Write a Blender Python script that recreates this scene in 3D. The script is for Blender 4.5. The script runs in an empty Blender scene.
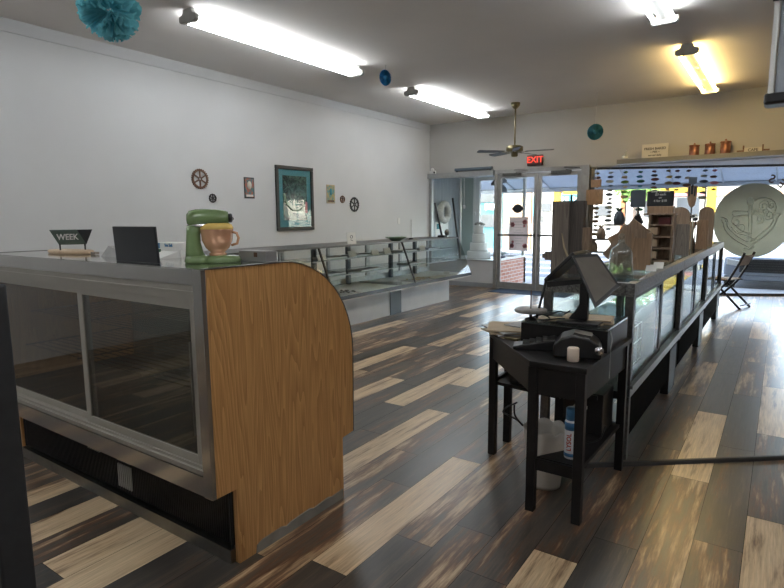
import bpy, bmesh, math, random
from mathutils import Vector, Matrix
PI = math.pi
S = bpy.context.scene
COL = S.collection
random.seed(7)

# ---------------------------------------------------------------- camera
cam = bpy.data.cameras.new('camera'); co = bpy.data.objects.new('camera', cam); COL.objects.link(co)
yaw, pit, roll, FPX = -0.60521054, -0.13629449, -0.00781783, 560.45
F = Vector((math.sin(yaw)*math.cos(pit), math.cos(yaw)*math.cos(pit), math.sin(pit)))
r_ = Vector((math.cos(yaw), -math.sin(yaw), 0)); u_ = r_.cross(F)
R0 = r_*math.cos(roll)+u_*math.sin(roll); U0 = -r_*math.sin(roll)+u_*math.cos(roll)
mw = Matrix((( R0.x, U0.x, -F.x, 0), (R0.y, U0.y, -F.y, 0), (R0.z, U0.z, -F.z, 1.5), (0, 0, 0, 1)))
co.matrix_world = mw
cam.sensor_fit = 'HORIZONTAL'; cam.sensor_width = 36; cam.lens = FPX*36/784; cam.clip_start = 0.02; cam.clip_end = 300
S.camera = co

# ---------------------------------------------------------------- light and exposure
S.view_settings.view_transform = 'Standard'; S.view_settings.look = 'None'
S.view_settings.gamma = 1; S.view_settings.use_curve_mapping = False
S.view_settings.exposure = 1.4
W = bpy.data.worlds.new('world'); S.world = W; W.use_nodes = True
wn = W.node_tree; bg = wn.nodes['Background']
sky = wn.nodes.new('ShaderNodeTexSky'); sky.sky_type = 'NISHITA'; sky.sun_disc = False
sky.sun_elevation = math.radians(52); sky.sun_rotation = math.radians(200); sky.air_density = 1.2
hs = wn.nodes.new('ShaderNodeHueSaturation'); hs.inputs['Saturation'].default_value = .6
wn.links.new(sky.outputs[0], hs.inputs['Color']); wn.links.new(hs.outputs[0], bg.inputs[0]); bg.inputs[1].default_value = 1.15
sun = bpy.data.lights.new('sun', 'SUN'); so = bpy.data.objects.new('sun', sun); COL.objects.link(so)
sun.energy = 3.6; sun.angle = math.radians(0.6); sun.color = (1, .95, .86)
so.rotation_euler = Vector((-0.30, 0.55, -0.85)).to_track_quat('-Z', 'Y').to_euler()
TUBE = 11.0       # emission of the white tubes
TUBEY = 15.0      # emission of the warm tubes
CEIL = 3.49; XL = -6.5; YB = 10.9; XR = 1.7; YN = -2.2

# ---------------------------------------------------------------- materials
MAT = {}
def mat(name, col, rough=.5, metal=0, noise=0, nscale=20, stretch=None, bump=0, emis=None, estr=0, spec=.5, col2=None, alpha=None, trans=0):
    if name in MAT: return MAT[name]
    m = bpy.data.materials.new(name); m.use_nodes = True; nt = m.node_tree; b = nt.nodes['Principled BSDF']
    c = (*col, 1)
    b.inputs['Base Color'].default_value = c; b.inputs['Roughness'].default_value = rough
    b.inputs['Metallic'].default_value = metal; b.inputs['Specular IOR Level'].default_value = spec
    tc = nt.nodes.new('ShaderNodeTexCoord'); mp = nt.nodes.new('ShaderNodeMapping'); nz = nt.nodes.new('ShaderNodeTexNoise')
    nt.links.new(tc.outputs['Object'], mp.inputs[0]); nt.links.new(mp.outputs[0], nz.inputs[0])
    if stretch: mp.inputs['Scale'].default_value = stretch
    nz.inputs['Scale'].default_value = nscale; nz.inputs['Detail'].default_value = 4
    if noise or col2:
        mx = nt.nodes.new('ShaderNodeMix'); mx.data_type = 'RGBA'
        k2 = (*col2, 1) if col2 else tuple(max(0, x*(1-noise)) for x in col)+(1,)
        mx.inputs[6].default_value = c; mx.inputs[7].default_value = k2
        rp = nt.nodes.new('ShaderNodeMapRange'); rp.inputs[1].default_value = .35; rp.inputs[2].default_value = .65
        nt.links.new(nz.outputs[0], rp.inputs[0]); nt.links.new(rp.outputs[0], mx.inputs[0]); nt.links.new(mx.outputs[2], b.inputs['Base Color'])
    if bump:
        bp = nt.nodes.new('ShaderNodeBump'); bp.inputs['Strength'].default_value = bump; bp.inputs['Distance'].default_value = .01
        nt.links.new(nz.outputs[0], bp.inputs['Height']); nt.links.new(bp.outputs[0], b.inputs['Normal'])
    if emis: b.inputs['Emission Color'].default_value = (*emis, 1); b.inputs['Emission Strength'].default_value = estr
    if trans: b.inputs['Transmission Weight'].default_value = trans
    if alpha is not None: b.inputs['Alpha'].default_value = alpha
    MAT[name] = m; return m
def glass(name, tint=(1, 1, 1), refl=.12, haze=0, k=.85):
    m = bpy.data.materials.new(name); m.use_nodes = True; nt = m.node_tree; nt.nodes.clear()
    o = nt.nodes.new('ShaderNodeOutputMaterial'); t = nt.nodes.new('ShaderNodeBsdfTransparent'); g = nt.nodes.new('ShaderNodeBsdfGlossy')
    t.inputs[0].default_value = (*tint, 1); g.inputs['Roughness'].default_value = .02
    fr = nt.nodes.new('ShaderNodeLayerWeight'); pw = nt.nodes.new('ShaderNodeMath'); pw.operation = 'POWER'; pw.inputs[1].default_value = 5
    ad = nt.nodes.new('ShaderNodeMath'); ad.operation = 'MULTIPLY_ADD'; ad.inputs[1].default_value = k; ad.inputs[2].default_value = refl*.6
    nt.links.new(fr.outputs['Facing'], pw.inputs[0]); nt.links.new(pw.outputs[0], ad.inputs[0])
    mx = nt.nodes.new('ShaderNodeMixShader'); nt.links.new(ad.outputs[0], mx.inputs[0]); nt.links.new(t.outputs[0], mx.inputs[1]); nt.links.new(g.outputs[0], mx.inputs[2])
    last = mx
    if haze:
        df = nt.nodes.new('ShaderNodeBsdfDiffuse'); df.inputs[0].default_value = (.7, .75, .75, 1)
        m2 = nt.nodes.new('ShaderNodeMixShader'); m2.inputs[0].default_value = haze
        nt.links.new(mx.outputs[0], m2.inputs[1]); nt.links.new(df.outputs[0], m2.inputs[2]); last = m2
    nt.links.new(last.outputs[0], o.inputs[0]); MAT[name] = m; return m

def wood(name, light, dark, scale=1.0, rough=.35):
    """vertical oak grain: long cathedral figure plus fine pores, grain runs along local Z"""
    m = bpy.data.materials.new(name); m.use_nodes = True; nt = m.node_tree; b = nt.nodes['Principled BSDF']
    tc = nt.nodes.new('ShaderNodeTexCoord'); mp = nt.nodes.new('ShaderNodeMapping'); mp.inputs['Scale'].default_value = (8*scale, 8*scale, .5*scale)
    nt.links.new(tc.outputs['Object'], mp.inputs[0])
    n1 = nt.nodes.new('ShaderNodeTexNoise'); n1.inputs['Scale'].default_value = .9; n1.inputs['Detail'].default_value = 1.5
    nt.links.new(mp.outputs[0], n1.inputs[0])
    ml = nt.nodes.new('ShaderNodeMath'); ml.operation = 'MULTIPLY'; ml.inputs[1].default_value = 26
    nt.links.new(n1.outputs[0], ml.inputs[0])
    fr = nt.nodes.new('ShaderNodeMath'); fr.operation = 'FRACT'; nt.links.new(ml.outputs[0], fr.inputs[0])
    mp2 = nt.nodes.new('ShaderNodeMapping'); mp2.inputs['Scale'].default_value = (160*scale, 160*scale, 5*scale); nt.links.new(tc.outputs['Object'], mp2.inputs[0])
    n2 = nt.nodes.new('ShaderNodeTexNoise'); n2.inputs['Scale'].default_value = 1; n2.inputs['Detail'].default_value = 3
    nt.links.new(mp2.outputs[0], n2.inputs[0])
    a = nt.nodes.new('ShaderNodeMath'); a.operation = 'MULTIPLY_ADD'; a.inputs[1].default_value = .45
    nt.links.new(fr.outputs[0], a.inputs[0]); nt.links.new(n2.outputs[0], a.inputs[2])
    rp = nt.nodes.new('ShaderNodeMapRange'); rp.inputs[1].default_value = .35; rp.inputs[2].default_value = 1.1; nt.links.new(a.outputs[0], rp.inputs[0])
    mx = nt.nodes.new('ShaderNodeMix'); mx.data_type = 'RGBA'; mx.inputs[6].default_value = (*light, 1); mx.inputs[7].default_value = (*dark, 1)
    nt.links.new(rp.outputs[0], mx.inputs[0]); nt.links.new(mx.outputs[2], b.inputs['Base Color'])
    b.inputs['Roughness'].default_value = rough
    MAT[name] = m; return m

def floor_mat():
    m = bpy.data.materials.new('plank_floor'); m.use_nodes = True; nt = m.node_tree; b = nt.nodes['Principled BSDF']
    N = nt.nodes.new; L = nt.links.new
    tc = N('ShaderNodeTexCoord'); at = N('ShaderNodeAttribute'); at.attribute_name = 'tone'
    rn = N('ShaderNodeAttribute'); rn.attribute_name = 'rnd'
    off = N('ShaderNodeVectorMath'); off.operation = 'SCALE'; off.inputs[0].default_value = (3.1, 17.7, 31.0); L(rn.outputs['Fac'], off.inputs['Scale'])
    ad = N('ShaderNodeVectorMath'); L(tc.outputs['Object'], ad.inputs[0]); L(off.outputs[0], ad.inputs[1])
    def nz(sc, det, rough=.6, dist=0):
        mp = N('ShaderNodeMapping'); mp.inputs['Scale'].default_value = sc; L(ad.outputs[0], mp.inputs[0])
        n = N('ShaderNodeTexNoise'); n.inputs['Scale'].default_value = 1; n.inputs['Detail'].default_value = det; n.inputs['Roughness'].default_value = rough; n.inputs['Distortion'].default_value = dist
        L(mp.outputs[0], n.inputs[0]); return n
    big = nz((13, 1.3, 1), 5, .62); fine = nz((130, 5, 1), 4); med = nz((60, 4.0, 1), 5, .7)
    # position along the tone ramp
    f1 = N('ShaderNodeMapRange'); f1.inputs[1].default_value = .3; f1.inputs[2].default_value = .7; f1.inputs[3].default_value = -.32; f1.inputs[4].default_value = .32; f1.clamp = False
    L(big.outputs[0], f1.inputs[0])
    f2 = N('ShaderNodeMapRange'); f2.inputs[1].default_value = .3; f2.inputs[2].default_value = .7; f2.inputs[3].default_value = -.12; f2.inputs[4].default_value = .12; f2.clamp = False
    L(med.outputs[0], f2.inputs[0])
    s1 = N('ShaderNodeMath'); L(at.outputs['Fac'], s1.inputs[0]); L(f1.outputs[0], s1.inputs[1])
    s2 = N('ShaderNodeMath'); L(s1.outputs[0], s2.inputs[0]); L(f2.outputs[0], s2.inputs[1])
    cr = N('ShaderNodeValToRGB'); e = cr.color_ramp.elements
    e[0].position = 0; e[0].color = (.036, .034, .033, 1); e[1].position = 1; e[1].color = (.64, .49, .31, 1)
    for p, c in ((.30, (.052, .044, .036)), (.44, (.092, .070, .053)), (.51, (.10, .048, .026)), (.58, (.17, .092, .048)), (.65, (.29, .19, .105)), (.78, (.54, .39, .235))):
        x = e.new(p); x.color = (*c, 1)
    L(s2.outputs[0], cr.inputs[0])
    g = N('ShaderNodeMapRange'); g.inputs[1].default_value = .3; g.inputs[2].default_value = .7; g.inputs[3].default_value = .78; g.inputs[4].default_value = 1.2; L(fine.outputs[0], g.inputs[0])
    # thin pale scratches on every plank
    scr = nz((60, 3.2, 1), 6, .75)
    sm = N('ShaderNodeMapRange'); sm.inputs[1].default_value = .60; sm.inputs[2].default_value = .68; sm.inputs[3].default_value = 0; sm.inputs[4].default_value = .32; L(scr.outputs[0], sm.inputs[0])
    mm = N('ShaderNodeMix'); mm.data_type = 'RGBA'; mm.inputs[7].default_value = (.34, .25, .16, 1); L(sm.outputs[0], mm.inputs[0]); L(cr.outputs[0], mm.inputs[6])
    mu = N('ShaderNodeVectorMath'); mu.operation = 'SCALE'; L(mm.outputs[2], mu.inputs[0]); L(g.outputs[0], mu.inputs['Scale'])
    L(mu.outputs[0], b.inputs['Base Color'])
    rr = N('ShaderNodeMapRange'); rr.inputs[3].default_value = .22; rr.inputs[4].default_value = .42; L(med.outputs[0], rr.inputs[0]); L(rr.outputs[0], b.inputs['Roughness'])
    bp = N('ShaderNodeBump'); bp.inputs['Strength'].default_value = .12; bp.inputs['Distance'].default_value = .004; L(fine.outputs[0], bp.inputs['Height']); L(bp.outputs[0], b.inputs['Normal'])
    b.inputs['Specular IOR Level'].default_value = .55; b.inputs['Coat Weight'].default_value = .35; b.inputs['Coat Roughness'].default_value = .28
    MAT['plank_floor'] = m; return m

def brick_mat():
    m = bpy.data.materials.new('red_brick'); m.use_nodes = True; nt = m.node_tree; b = nt.nodes['Principled BSDF']
    tc = nt.nodes.new('ShaderNodeTexCoord'); sx = nt.nodes.new('ShaderNodeSeparateXYZ'); cb = nt.nodes.new('ShaderNodeCombineXYZ')
    ad = nt.nodes.new('ShaderNodeMath'); nt.links.new(tc.outputs['Object'], sx.inputs[0]); nt.links.new(sx.outputs[0], ad.inputs[0]); nt.links.new(sx.outputs[1], ad.inputs[1])
    nt.links.new(ad.outputs[0], cb.inputs[0]); nt.links.new(sx.outputs[2], cb.inputs[1])
    br = nt.nodes.new('ShaderNodeTexBrick'); br.inputs['Color1'].default_value = (.42, .17, .12, 1); br.inputs['Color2'].default_value = (.55, .27, .20, 1); br.inputs['Mortar'].default_value = (.62, .55, .5, 1)
    br.inputs['Scale'].default_value = 1; br.inputs['Brick Width'].default_value = .21; br.inputs['Row Height'].default_value = .075; br.inputs['Mortar Size'].default_value = .008
    nt.links.new(cb.outputs[0], br.inputs[0]); nt.links.new(br.outputs[0], b.inputs['Base Color']); b.inputs['Roughness'].default_value = .9
    MAT['red_brick'] = m
def clothy(name, c1, c2, sc, rough=.8, dist=0, thr=(.45, .55)):
    m = bpy.data.materials.new(name); m.use_nodes = True; nt = m.node_tree; b = nt.nodes['Principled BSDF']
    tc = nt.nodes.new('ShaderNodeTexCoord'); nz = nt.nodes.new('ShaderNodeTexNoise'); nz.inputs['Scale'].default_value = sc; nz.inputs['Detail'].default_value = 5; nz.inputs['Distortion'].default_value = dist
    nt.links.new(tc.outputs['Object'], nz.inputs[0])
    cr = nt.nodes.new('ShaderNodeValToRGB'); cr.color_ramp.elements[0].position = thr[0]; cr.color_ramp.elements[1].position = thr[1]
    cr.color_ramp.elements[0].color = (*c1, 1); cr.color_ramp.elements[1].color = (*c2, 1)
    nt.links.new(nz.outputs[0], cr.inputs[0]); nt.links.new(cr.outputs[0], b.inputs['Base Color']); b.inputs['Roughness'].default_value = rough
    MAT[name] = m; return m

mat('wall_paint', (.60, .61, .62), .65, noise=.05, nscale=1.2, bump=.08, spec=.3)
mat('ceiling_paint', (.76, .73, .70), .8, noise=.04, nscale=1.5, spec=.2)
mat('trim_grey', (.30, .33, .37), .5, noise=.1, nscale=8)
mat('base_panel', (.55, .57, .60), .5, noise=.06, nscale=5)
mat('slate_panel', (.10, .13, .16), .5, noise=.1, nscale=5)
mat('steel', (.52, .51, .49), .16, 1, noise=.08, nscale=3)
mat('door_alu', (.40, .38, .335), .42, .4, noise=.06, nscale=6)
mat('post_dark', (.03, .033, .037), .5, noise=.2, nscale=30)
mat('steel_dark', (.30, .29, .27), .3, 1, noise=.2, nscale=9)
mat('steel_top', (.62, .61, .59), .12, 1, noise=.1, nscale=3)
mat('alu', (.42, .43, .43), .4, .7, noise=.1, nscale=12)
mat('alu_door', (.38, .38, .37), .4, .6, noise=.15, nscale=10)
mat('grey_metal', (.16, .16, .155), .4, .6, noise=.3, nscale=40)
mat('grey_metal_speckle', (.26, .26, .25), .45, .5, noise=.6, nscale=90)
mat('black_paint', (.012, .011, .011), .42, spec=.35, noise=.3, nscale=20)
mat('black_plastic', (.014, .014, .015), .35, noise=.2, nscale=30)
mat('plinth_black', (.010, .010, .010), .9, noise=.2, nscale=20, spec=.05)
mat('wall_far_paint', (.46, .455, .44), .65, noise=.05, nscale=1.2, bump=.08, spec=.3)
mat('sign_green', (.085, .12, .10), .5, noise=.2, nscale=40)
mat('wall_brown', (.20, .165, .14), .7, noise=.1, nscale=2)  # unseen right wall, darkened to dim its reflection in the counter glass
mat('fascia_grey', (.22, .215, .20), .5, noise=.1, nscale=6)
mat('kick_grey', (.26, .25, .225), .6, noise=.25, nscale=9)
mat('black_matte', (.008, .008, .008), .8, noise=.4, nscale=60, stretch=(30, 1, 1))
mat('black_panel', (.018, .02, .025), .4, noise=.2, nscale=5)
mat('case_inner', (.055, .052, .048), .4, .2, noise=.25, nscale=4)
mat('white_enamel', (.72, .72, .70), .35, noise=.05, nscale=10)
mat('fixture_cap', (.42, .42, .40), .5, noise=.1, nscale=10)
mat('tube_white', (.9, .9, .9), .5, noise=.01, emis=(.93, .97, 1), estr=TUBE)
mat('tube_warm', (.9, .85, .7), .5, noise=.01, emis=(1, .70, .27), estr=TUBEY)
mat('paper', (.78, .78, .75), .7, noise=.05, nscale=10)
mat('paper_grey', (.45, .45, .44), .7, noise=.15, nscale=14)
mat('manila', (.50, .40, .27), .7, noise=.12, nscale=14)
mat('green_enamel', (.17, .255, .11), .2, noise=.12, nscale=6, spec=.6)
mat('copper_bowl', (.72, .40, .24), .22, .25, noise=.25, nscale=7)
mat('yellow_guard', (.82, .58, .16), .2, noise=.2, nscale=8)
mat('chrome', (.7, .7, .7), .12, 1, noise=.05)
mat('screen_glass', (.16, .14, .115), .5, noise=.15, nscale=9)
mat('cup_paper', (.72, .60, .50), .6, noise=.08, nscale=20)
mat('bucket', (.62, .59, .54), .5, noise=.06, nscale=6)
mat('blue_can', (.05, .20, .42), .3, noise=.2, nscale=15)
mat('white_can', (.72, .75, .78), .35, noise=.1, nscale=10)
mat('red_print', (.5, .08, .06), .4, noise=.1)
mat('maroon', (.11, .02, .02), .4, noise=.2)
mat('blue_paper', (.02, .22, .45), .7, noise=.3, nscale=30)
mat('teal_disc', (.04, .22, .30), .7, noise=.35, nscale=12)
mat('string', (.55, .55, .53), .8, noise=.1)
mat('rust_gear', (.20, .11, .07), .6, .4, noise=.4, nscale=30)
mat('dark_gear', (.035, .035, .037), .5, .4, noise=.3, nscale=30)
mat('frame_brown', (.045, .045, .040), .5, noise=.6, nscale=60)
mat('mat_teal', (.05, .24, .28), .6, noise=.12, nscale=10)
clothy('picture_dark', (.012, .03, .03), (.07, .15, .12), 9, .15, 1.6, (.4, .62))
clothy('poster_mix', (.05, .16, .18), (.35, .10, .06), 16, .4, 1, (.45, .6))
clothy('poster_gold', (.42, .33, .12), (.10, .26, .25), 16, .4, 1, (.45, .6))
mat('brass', (.30, .25, .14), .35, .8, noise=.3, nscale=20)
mat('fan_blade', (.10, .105, .11), .45, noise=.3, nscale=12, stretch=(1, 6, 1))
mat('exit_black', (.06, .015, .012), .4, noise=.1)
mat('exit_red', (.5, .02, .01), .5, noise=.02, emis=(1, .09, .05), estr=.45)
mat('cover_strip', (.05, .048, .046), .35, .3, noise=.2, nscale=20)
mat('copper_can', (.33, .15, .10), .35, .6, noise=.35, nscale=18)
mat('sign_cream', (.60, .57, .50), .6, noise=.06, nscale=8)
mat('ink', (.03, .03, .03), .6, noise=.1)
mat('chalk', (.70, .70, .68), .8, noise=.1)
mat('vinyl_brown', (.16, .11, .07), .7, noise=.1)
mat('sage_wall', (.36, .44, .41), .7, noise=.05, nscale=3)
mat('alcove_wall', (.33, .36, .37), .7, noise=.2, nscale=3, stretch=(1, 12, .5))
mat('leaf', (.03, .16, .07), .6, noise=.5, nscale=20)
mat('leaf_bright', (.20, .36, .06), .7, noise=.6, nscale=1.5)
mat('bark', (.10, .07, .05), .9, noise=.4)
mat('wreath_white', (.62, .60, .55), .8, noise=.25, nscale=40, bump=.5)
mat('cake_white', (.70, .70, .68), .5, noise=.06, nscale=8)
mat('dish_green', (.16, .25, .17), .4, noise=.15)
mat('marble', (.30, .29, .28), .35, noise=.5, nscale=18)
mat('rubber', (.02, .02, .022), .8, noise=.2)
mat('mat_blue', (.03, .06, .12), .9, noise=.3, nscale=60)
mat('pink', (.55, .22, .25), .6, noise=.1)
wood('oak', (.66, .37, .145), (.36, .17, .055))
wood('oak_edge', (.07, .045, .03), (.03, .02, .015))
wood('old_wood', (.44, .32, .22), (.23, .16, .11), 1.2, .6)
wood('grey_wood', (.29, .25, .21), (.15, .125, .105), 1.2, .6)
wood('grey_wood_dark', (.13, .11, .098), (.07, .06, .052), 1.2, .6)
wood('warm_wood', (.50, .33, .20), (.28, .175, .105), 1.2, .55)
wood('pale_wood', (.58, .44, .29), (.38, .27, .17), 1.5, .55)
floor_mat(); brick_mat()
glass('clear_glass', (.97, .985, .98), .06)
glass('case_glass', (.88, .90, .89), .05, k=.3)
glass('dark_glass', (.62, .62, .58), .16)
glass('shelf_glass', (.72, .82, .80), .15, haze=.04)
glass('bottle_glass', (.86, .86, .83), .2, haze=.05)
glass('picture_glass', (1, 1, 1), .05)
# outdoors
mat('asphalt', (.035, .043, .060), .8, noise=.15, nscale=4)
mat('sidewalk', (.28, .29, .31), .85, noise=.1, nscale=3)
mat('road_paint', (.75, .75, .73), .7, noise=.1)
mat('stucco_white', (.33, .31, .27), .9, noise=.05)
mat('stucco_peach', (.34, .20, .11), .9, noise=.06)
mat('stucco_teal', (.07, .20, .21), .9, noise=.06)
mat('stucco_yellow', (.42, .26, .015), .9, noise=.06)
mat('stucco_orange', (.36, .11, .04), .9, noise=.06)
mat('stucco_pink', (.36, .14, .12), .9, noise=.06)
mat('far_glass', (.05, .055, .06), .3, noise=.5, nscale=1.2)
mat('teal_sign', (.02, .20, .23), .6, noise=.05)
mat('car_paint', (.34, .37, .43), .25, .3, noise=.05)
mat('car_dark', (.03, .033, .038), .3, noise=.2)
mat('mail_brown', (.28, .18, .14), .6, noise=.1)

def translucent(name, col, amt, rough=.8, c2=None):
    m = mat(name, col, rough, noise=.12, nscale=25); nt = m.node_tree; b = nt.nodes['Principled BSDF']; o = nt.nodes['Material Output']
    t = nt.nodes.new('ShaderNodeBsdfTranslucent'); t.inputs[0].default_value = (*(c2 or col), 1)
    mx = nt.nodes.new('ShaderNodeMixShader'); mx.inputs[0].default_value = amt
    nt.links.new(b.outputs[0], mx.inputs[1]); nt.links.new(t.outputs[0], mx.inputs[2]); nt.links.new(mx.outputs[0], o.inputs[0])
translucent('paper_pink', (.74, .68, .68), .5); translucent('teal_paper', (.22, .62, .70), .45); translucent('vinyl_grey', (.28, .29, .25), .6, c2=(.60, .575, .48)); translucent('canvas_blue', (.40, .43, .48), .3, c2=(.36, .40, .46))
translucent('vinyl_line', (.5, .52, .48), .6, c2=(.95, .95, .88))
# ---------------------------------------------------------------- mesh helpers
class M:
    """collects shapes (in world or local metres); off is subtracted when built"""
    def __init__(s, off=(0, 0, 0)): s.b = bmesh.new(); s.off = Vector(off); s.sm = False
    def face(s, pts):
        return s.b.faces.new([s.b.verts.new(p) for p in pts])
    def box(s, x0, x1, y0, y1, z0, z1, mtx=None):
        v = [s.b.verts.new(Vector(p) if not mtx else mtx @ Vector(p)) for p in [(x0,y0,z0),(x1,y0,z0),(x1,y1,z0),(x0,y1,z0),(x0,y0,z1),(x1,y0,z1),(x1,y1,z1),(x0,y1,z1)]]
        for f in ((0,3,2,1),(4,5,6,7),(0,1,5,4),(1,2,6,5),(2,3,7,6),(3,0,4,7)): s.b.faces.new([v[i] for i in f])
        return s
    def prism(s, pts, a, b, axis='x', mtx=None):
        """polygon in the two other axes extruded from a to b along axis"""
        def mk(p, t):
            q = {'x': (t, p[0], p[1]), 'y': (p[0], t, p[1]), 'z': (p[0], p[1], t)}[axis]
            q = Vector(q); return mtx @ q if mtx else q
        A = [s.b.verts.new(mk(p, a)) for p in pts]; B = [s.b.verts.new(mk(p, b)) for p in pts]
        n = len(pts); s.b.faces.new(A); s.b.faces.new(B[::-1])
        for i in range(n): s.b.faces.new([A[i], B[i], B[(i+1) % n], A[(i+1) % n]])
        return s
    def tube(s, path, r, n=8, r2=None):
        path = [Vector(p) for p in path]; rings = []
        for i, p in enumerate(path):
            d = (path[min(i+1, len(path)-1)]-path[max(i-1, 0)]).normalized()
            a = d.orthogonal().normalized() if i == 0 else (rings_a - d*rings_a.dot(d)).normalized()
            rings_a = a; c = d.cross(a)
            rr = r if r2 is None else r+(r2-r)*i/(len(path)-1)
            rings.append([s.b.verts.new(p+(a*math.cos(2*PI*k/n)+c*math.sin(2*PI*k/n))*rr) for k in range(n)])
        for A, B in zip(rings, rings[1:]):
            for k in range(n): f = s.b.faces.new([A[k], A[(k+1) % n], B[(k+1) % n], B[k]]); f.smooth = True
        s.b.faces.new(rings[0][::-1]); s.b.faces.new(rings[-1]); return s
    def lathe(s, prof, n=24, mtx=None, sx=1, sy=1, square=0):
        """profile (r,z) around local z"""
        rings = []
        for r, z in prof:
            ring = []
            for k in range(n):
                t = 2*PI*k/n; c, q = math.cos(t), math.sin(t)
                if square: w = (abs(c)**square+abs(q)**square)**(-1/square); c, q = c*w, q*w
                p = Vector((max(r, 1e-4)*c*sx, max(r, 1e-4)*q*sy, z)); ring.append(s.b.verts.new(mtx @ p if mtx else p))
            rings.append(ring)
        for A, B in zip(rings, rings[1:]):
            for k in range(n): f = s.b.faces.new([A[k], A[(k+1) % n], B[(k+1) % n], B[k]]); f.smooth = True
        s.b.faces.new(rings[0][::-1]); s.b.faces.new(rings[-1]); return s
    def ball(s, c, r, sx=1, sy=1, sz=1, n=10):
        pr = [(r*math.sin(PI*i/n), -r*math.cos(PI*i/n)*sz) for i in range(n+1)]
        return s.lathe(pr, n*2, Matrix.Translation(Vector(c)), sx, sy)
    def torus(s, c, R, r, mtx=None, n=32, m=8, lump=0):
        rng = random.Random(3); rings = []
        for i in range(n):
            t = 2*PI*i/n; rr = r*(1+lump*(rng.random()-.5)); ring = []
            for j in range(m):
                q = 2*PI*j/m; p = Vector(((R+rr*math.cos(q))*math.cos(t), (R+rr*math.cos(q))*math.sin(t), rr*math.sin(q)))
                if mtx: p = mtx @ p
                ring.append(s.b.verts.new(p+Vector(c)))
            rings.append(ring)
        for i in range(n):
            A, B = rings[i], rings[(i+1) % n]
            for j in range(m): f = s.b.faces.new([A[j], A[(j+1) % m], B[(j+1) % m], B[j]]); f.smooth = True
        return s
    def build(s, name, m, parent=None, bevel=0, **kw):
        bmesh.ops.translate(s.b, verts=s.b.verts, vec=-s.off)
        bmesh.ops.recalc_face_normals(s.b, faces=s.b.faces)
        me = bpy.data.meshes.new(name); s.b.to_mesh(me); s.b.free()
        o = bpy.data.objects.new(name, me); COL.objects.link(o); me.materials.append(MAT[m])
        if parent: o.parent = parent
        else: o.location = s.off
        if bevel:
            md = o.modifiers.new('bevel', 'BEVEL'); md.width = bevel; md.segments = 2; md.limit_method = 'ANGLE'
        for k, v in kw.items(): o[k] = v
        return o
def thing(name, label, cat, loc, group=None, rz=0):
    o = bpy.data.objects.new(name, None); COL.objects.link(o); o.location = loc; o.rotation_euler = (0, 0, rz); o.empty_display_size = .05
    o['label'] = label; o['category'] = cat
    if group: o['group'] = group
    return o
def tag(o, label, cat, group=None):
    o['label'] = label; o['category'] = cat
    if group: o['group'] = group
    return o
def copy_tree(o, parent=None):
    c = o.copy(); COL.objects.link(c)
    if parent: c.parent = parent
    for ch in [x for x in COL.objects if x.parent == o]: copy_tree(ch, c)
    return c
def again(o, loc, label, rz=None, group=None, scale=None):
    c = copy_tree(o); c.location = loc; c['label'] = label
    if rz is not None: c.rotation_euler[2] = rz
    if group: c['group'] = group
    if scale: c.scale = scale
    return c
def text(name, body, size, m, parent, loc, rot, ext=.001, align='CENTER', **kw):
    cu = bpy.data.curves.new(name, 'FONT'); cu.body = body; cu.size = size; cu.extrude = ext; cu.align_x = align; cu.align_y = 'CENTER'; cu.resolution_u = 3; cu.offset = size*.02
    t = bpy.data.objects.new(name+'_tmp', cu); COL.objects.link(t); bpy.context.view_layer.update()
    me = bpy.data.meshes.new_from_object(t.evaluated_get(bpy.context.evaluated_depsgraph_get())); bpy.data.objects.remove(t)
    me.materials.clear(); me.materials.append(MAT[m]); me.name = name
    o = bpy.data.objects.new(name, me); COL.objects.link(o); o.parent = parent; o.location = loc; o.rotation_euler = rot
    for k, v in kw.items(): o[k] = v
    return o
def struct(o): o['kind'] = 'structure'; return o
def sbox(name, m, x0, x1, y0, y1, z0, z1, off=(0, 0, 0)): return struct(M(off).box(x0, x1, y0, y1, z0, z1).build(name, m))

# ================================================================ THE ROOM
WD = .1955; LN = 1.3
def winY(x): return YB+(x+3.0)*.5167 if x > -3.0 else YB
phase = {4: 2.0, 0: 2.8, 1: 3.465, 2: 2.56, 3: 2.31, -1: 3.18, 7: 1.68, 8: 2.49, 9: 2.88, 10: 2.36, 12: 3.6, 11: 3.03, 16: 5.57, 17: 4.08, 14: 2.92, 13: 5.42, 19: 7.47, 22: 5.4}
tones = {(4, .7): .36, (4, 2.0): .42, (4, 3.3): .46, (1, 3.465): .86, (1, 2.165): .55, (1, 4.765): .24, (0, 2.8): .26, (0, 4.1): .2, (0, 1.5): .52, (0, 5.4): .5, (-1, 1.88): .85, (-1, 3.18): .42, (-1, 4.48): .82, (-1, 5.78): .6,
         (2, 2.56): .46, (2, 1.26): .22, (2, 3.86): .40, (2, 5.16): .62, (2, 6.46): .22, (3, 1.01): .74, (3, 2.31): .44, (3, 3.61): .3, (7, 1.68): .90, (7, .38): .35, (7, 2.98): .3,
         (8, 1.19): .55, (8, 2.49): .2, (8, 3.79): .48, (9, 1.58): .58, (9, 2.88): .45, (9, .28): .4, (9, 4.18): .3, (10, 2.36): .86, (10, 3.66): .28, (10, 1.06): .25, (12, 3.6): .86, (12, 2.3): .2, (12, 4.9): .3,
         (11, 4.33): .84, (11, 3.03): .3, (11, .43): .9, (11, 1.73): .3, (12, 1.0): .88, (12, -.3): .25, (16, 5.57): .86, (17, 4.08): .86, (17, 5.38): .25, (14, 2.92): .85, (14, .32): .84, (14, 1.62): .3, (13, .22): .42, (13, 4.12): .3,
         (13, 5.42): .8, (19, 7.47): .86, (22, 5.4): .84, (15, 0): .22}
bm = bmesh.new(); tl = []; rl = []
rng = random.Random(11)
k = -14
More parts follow.
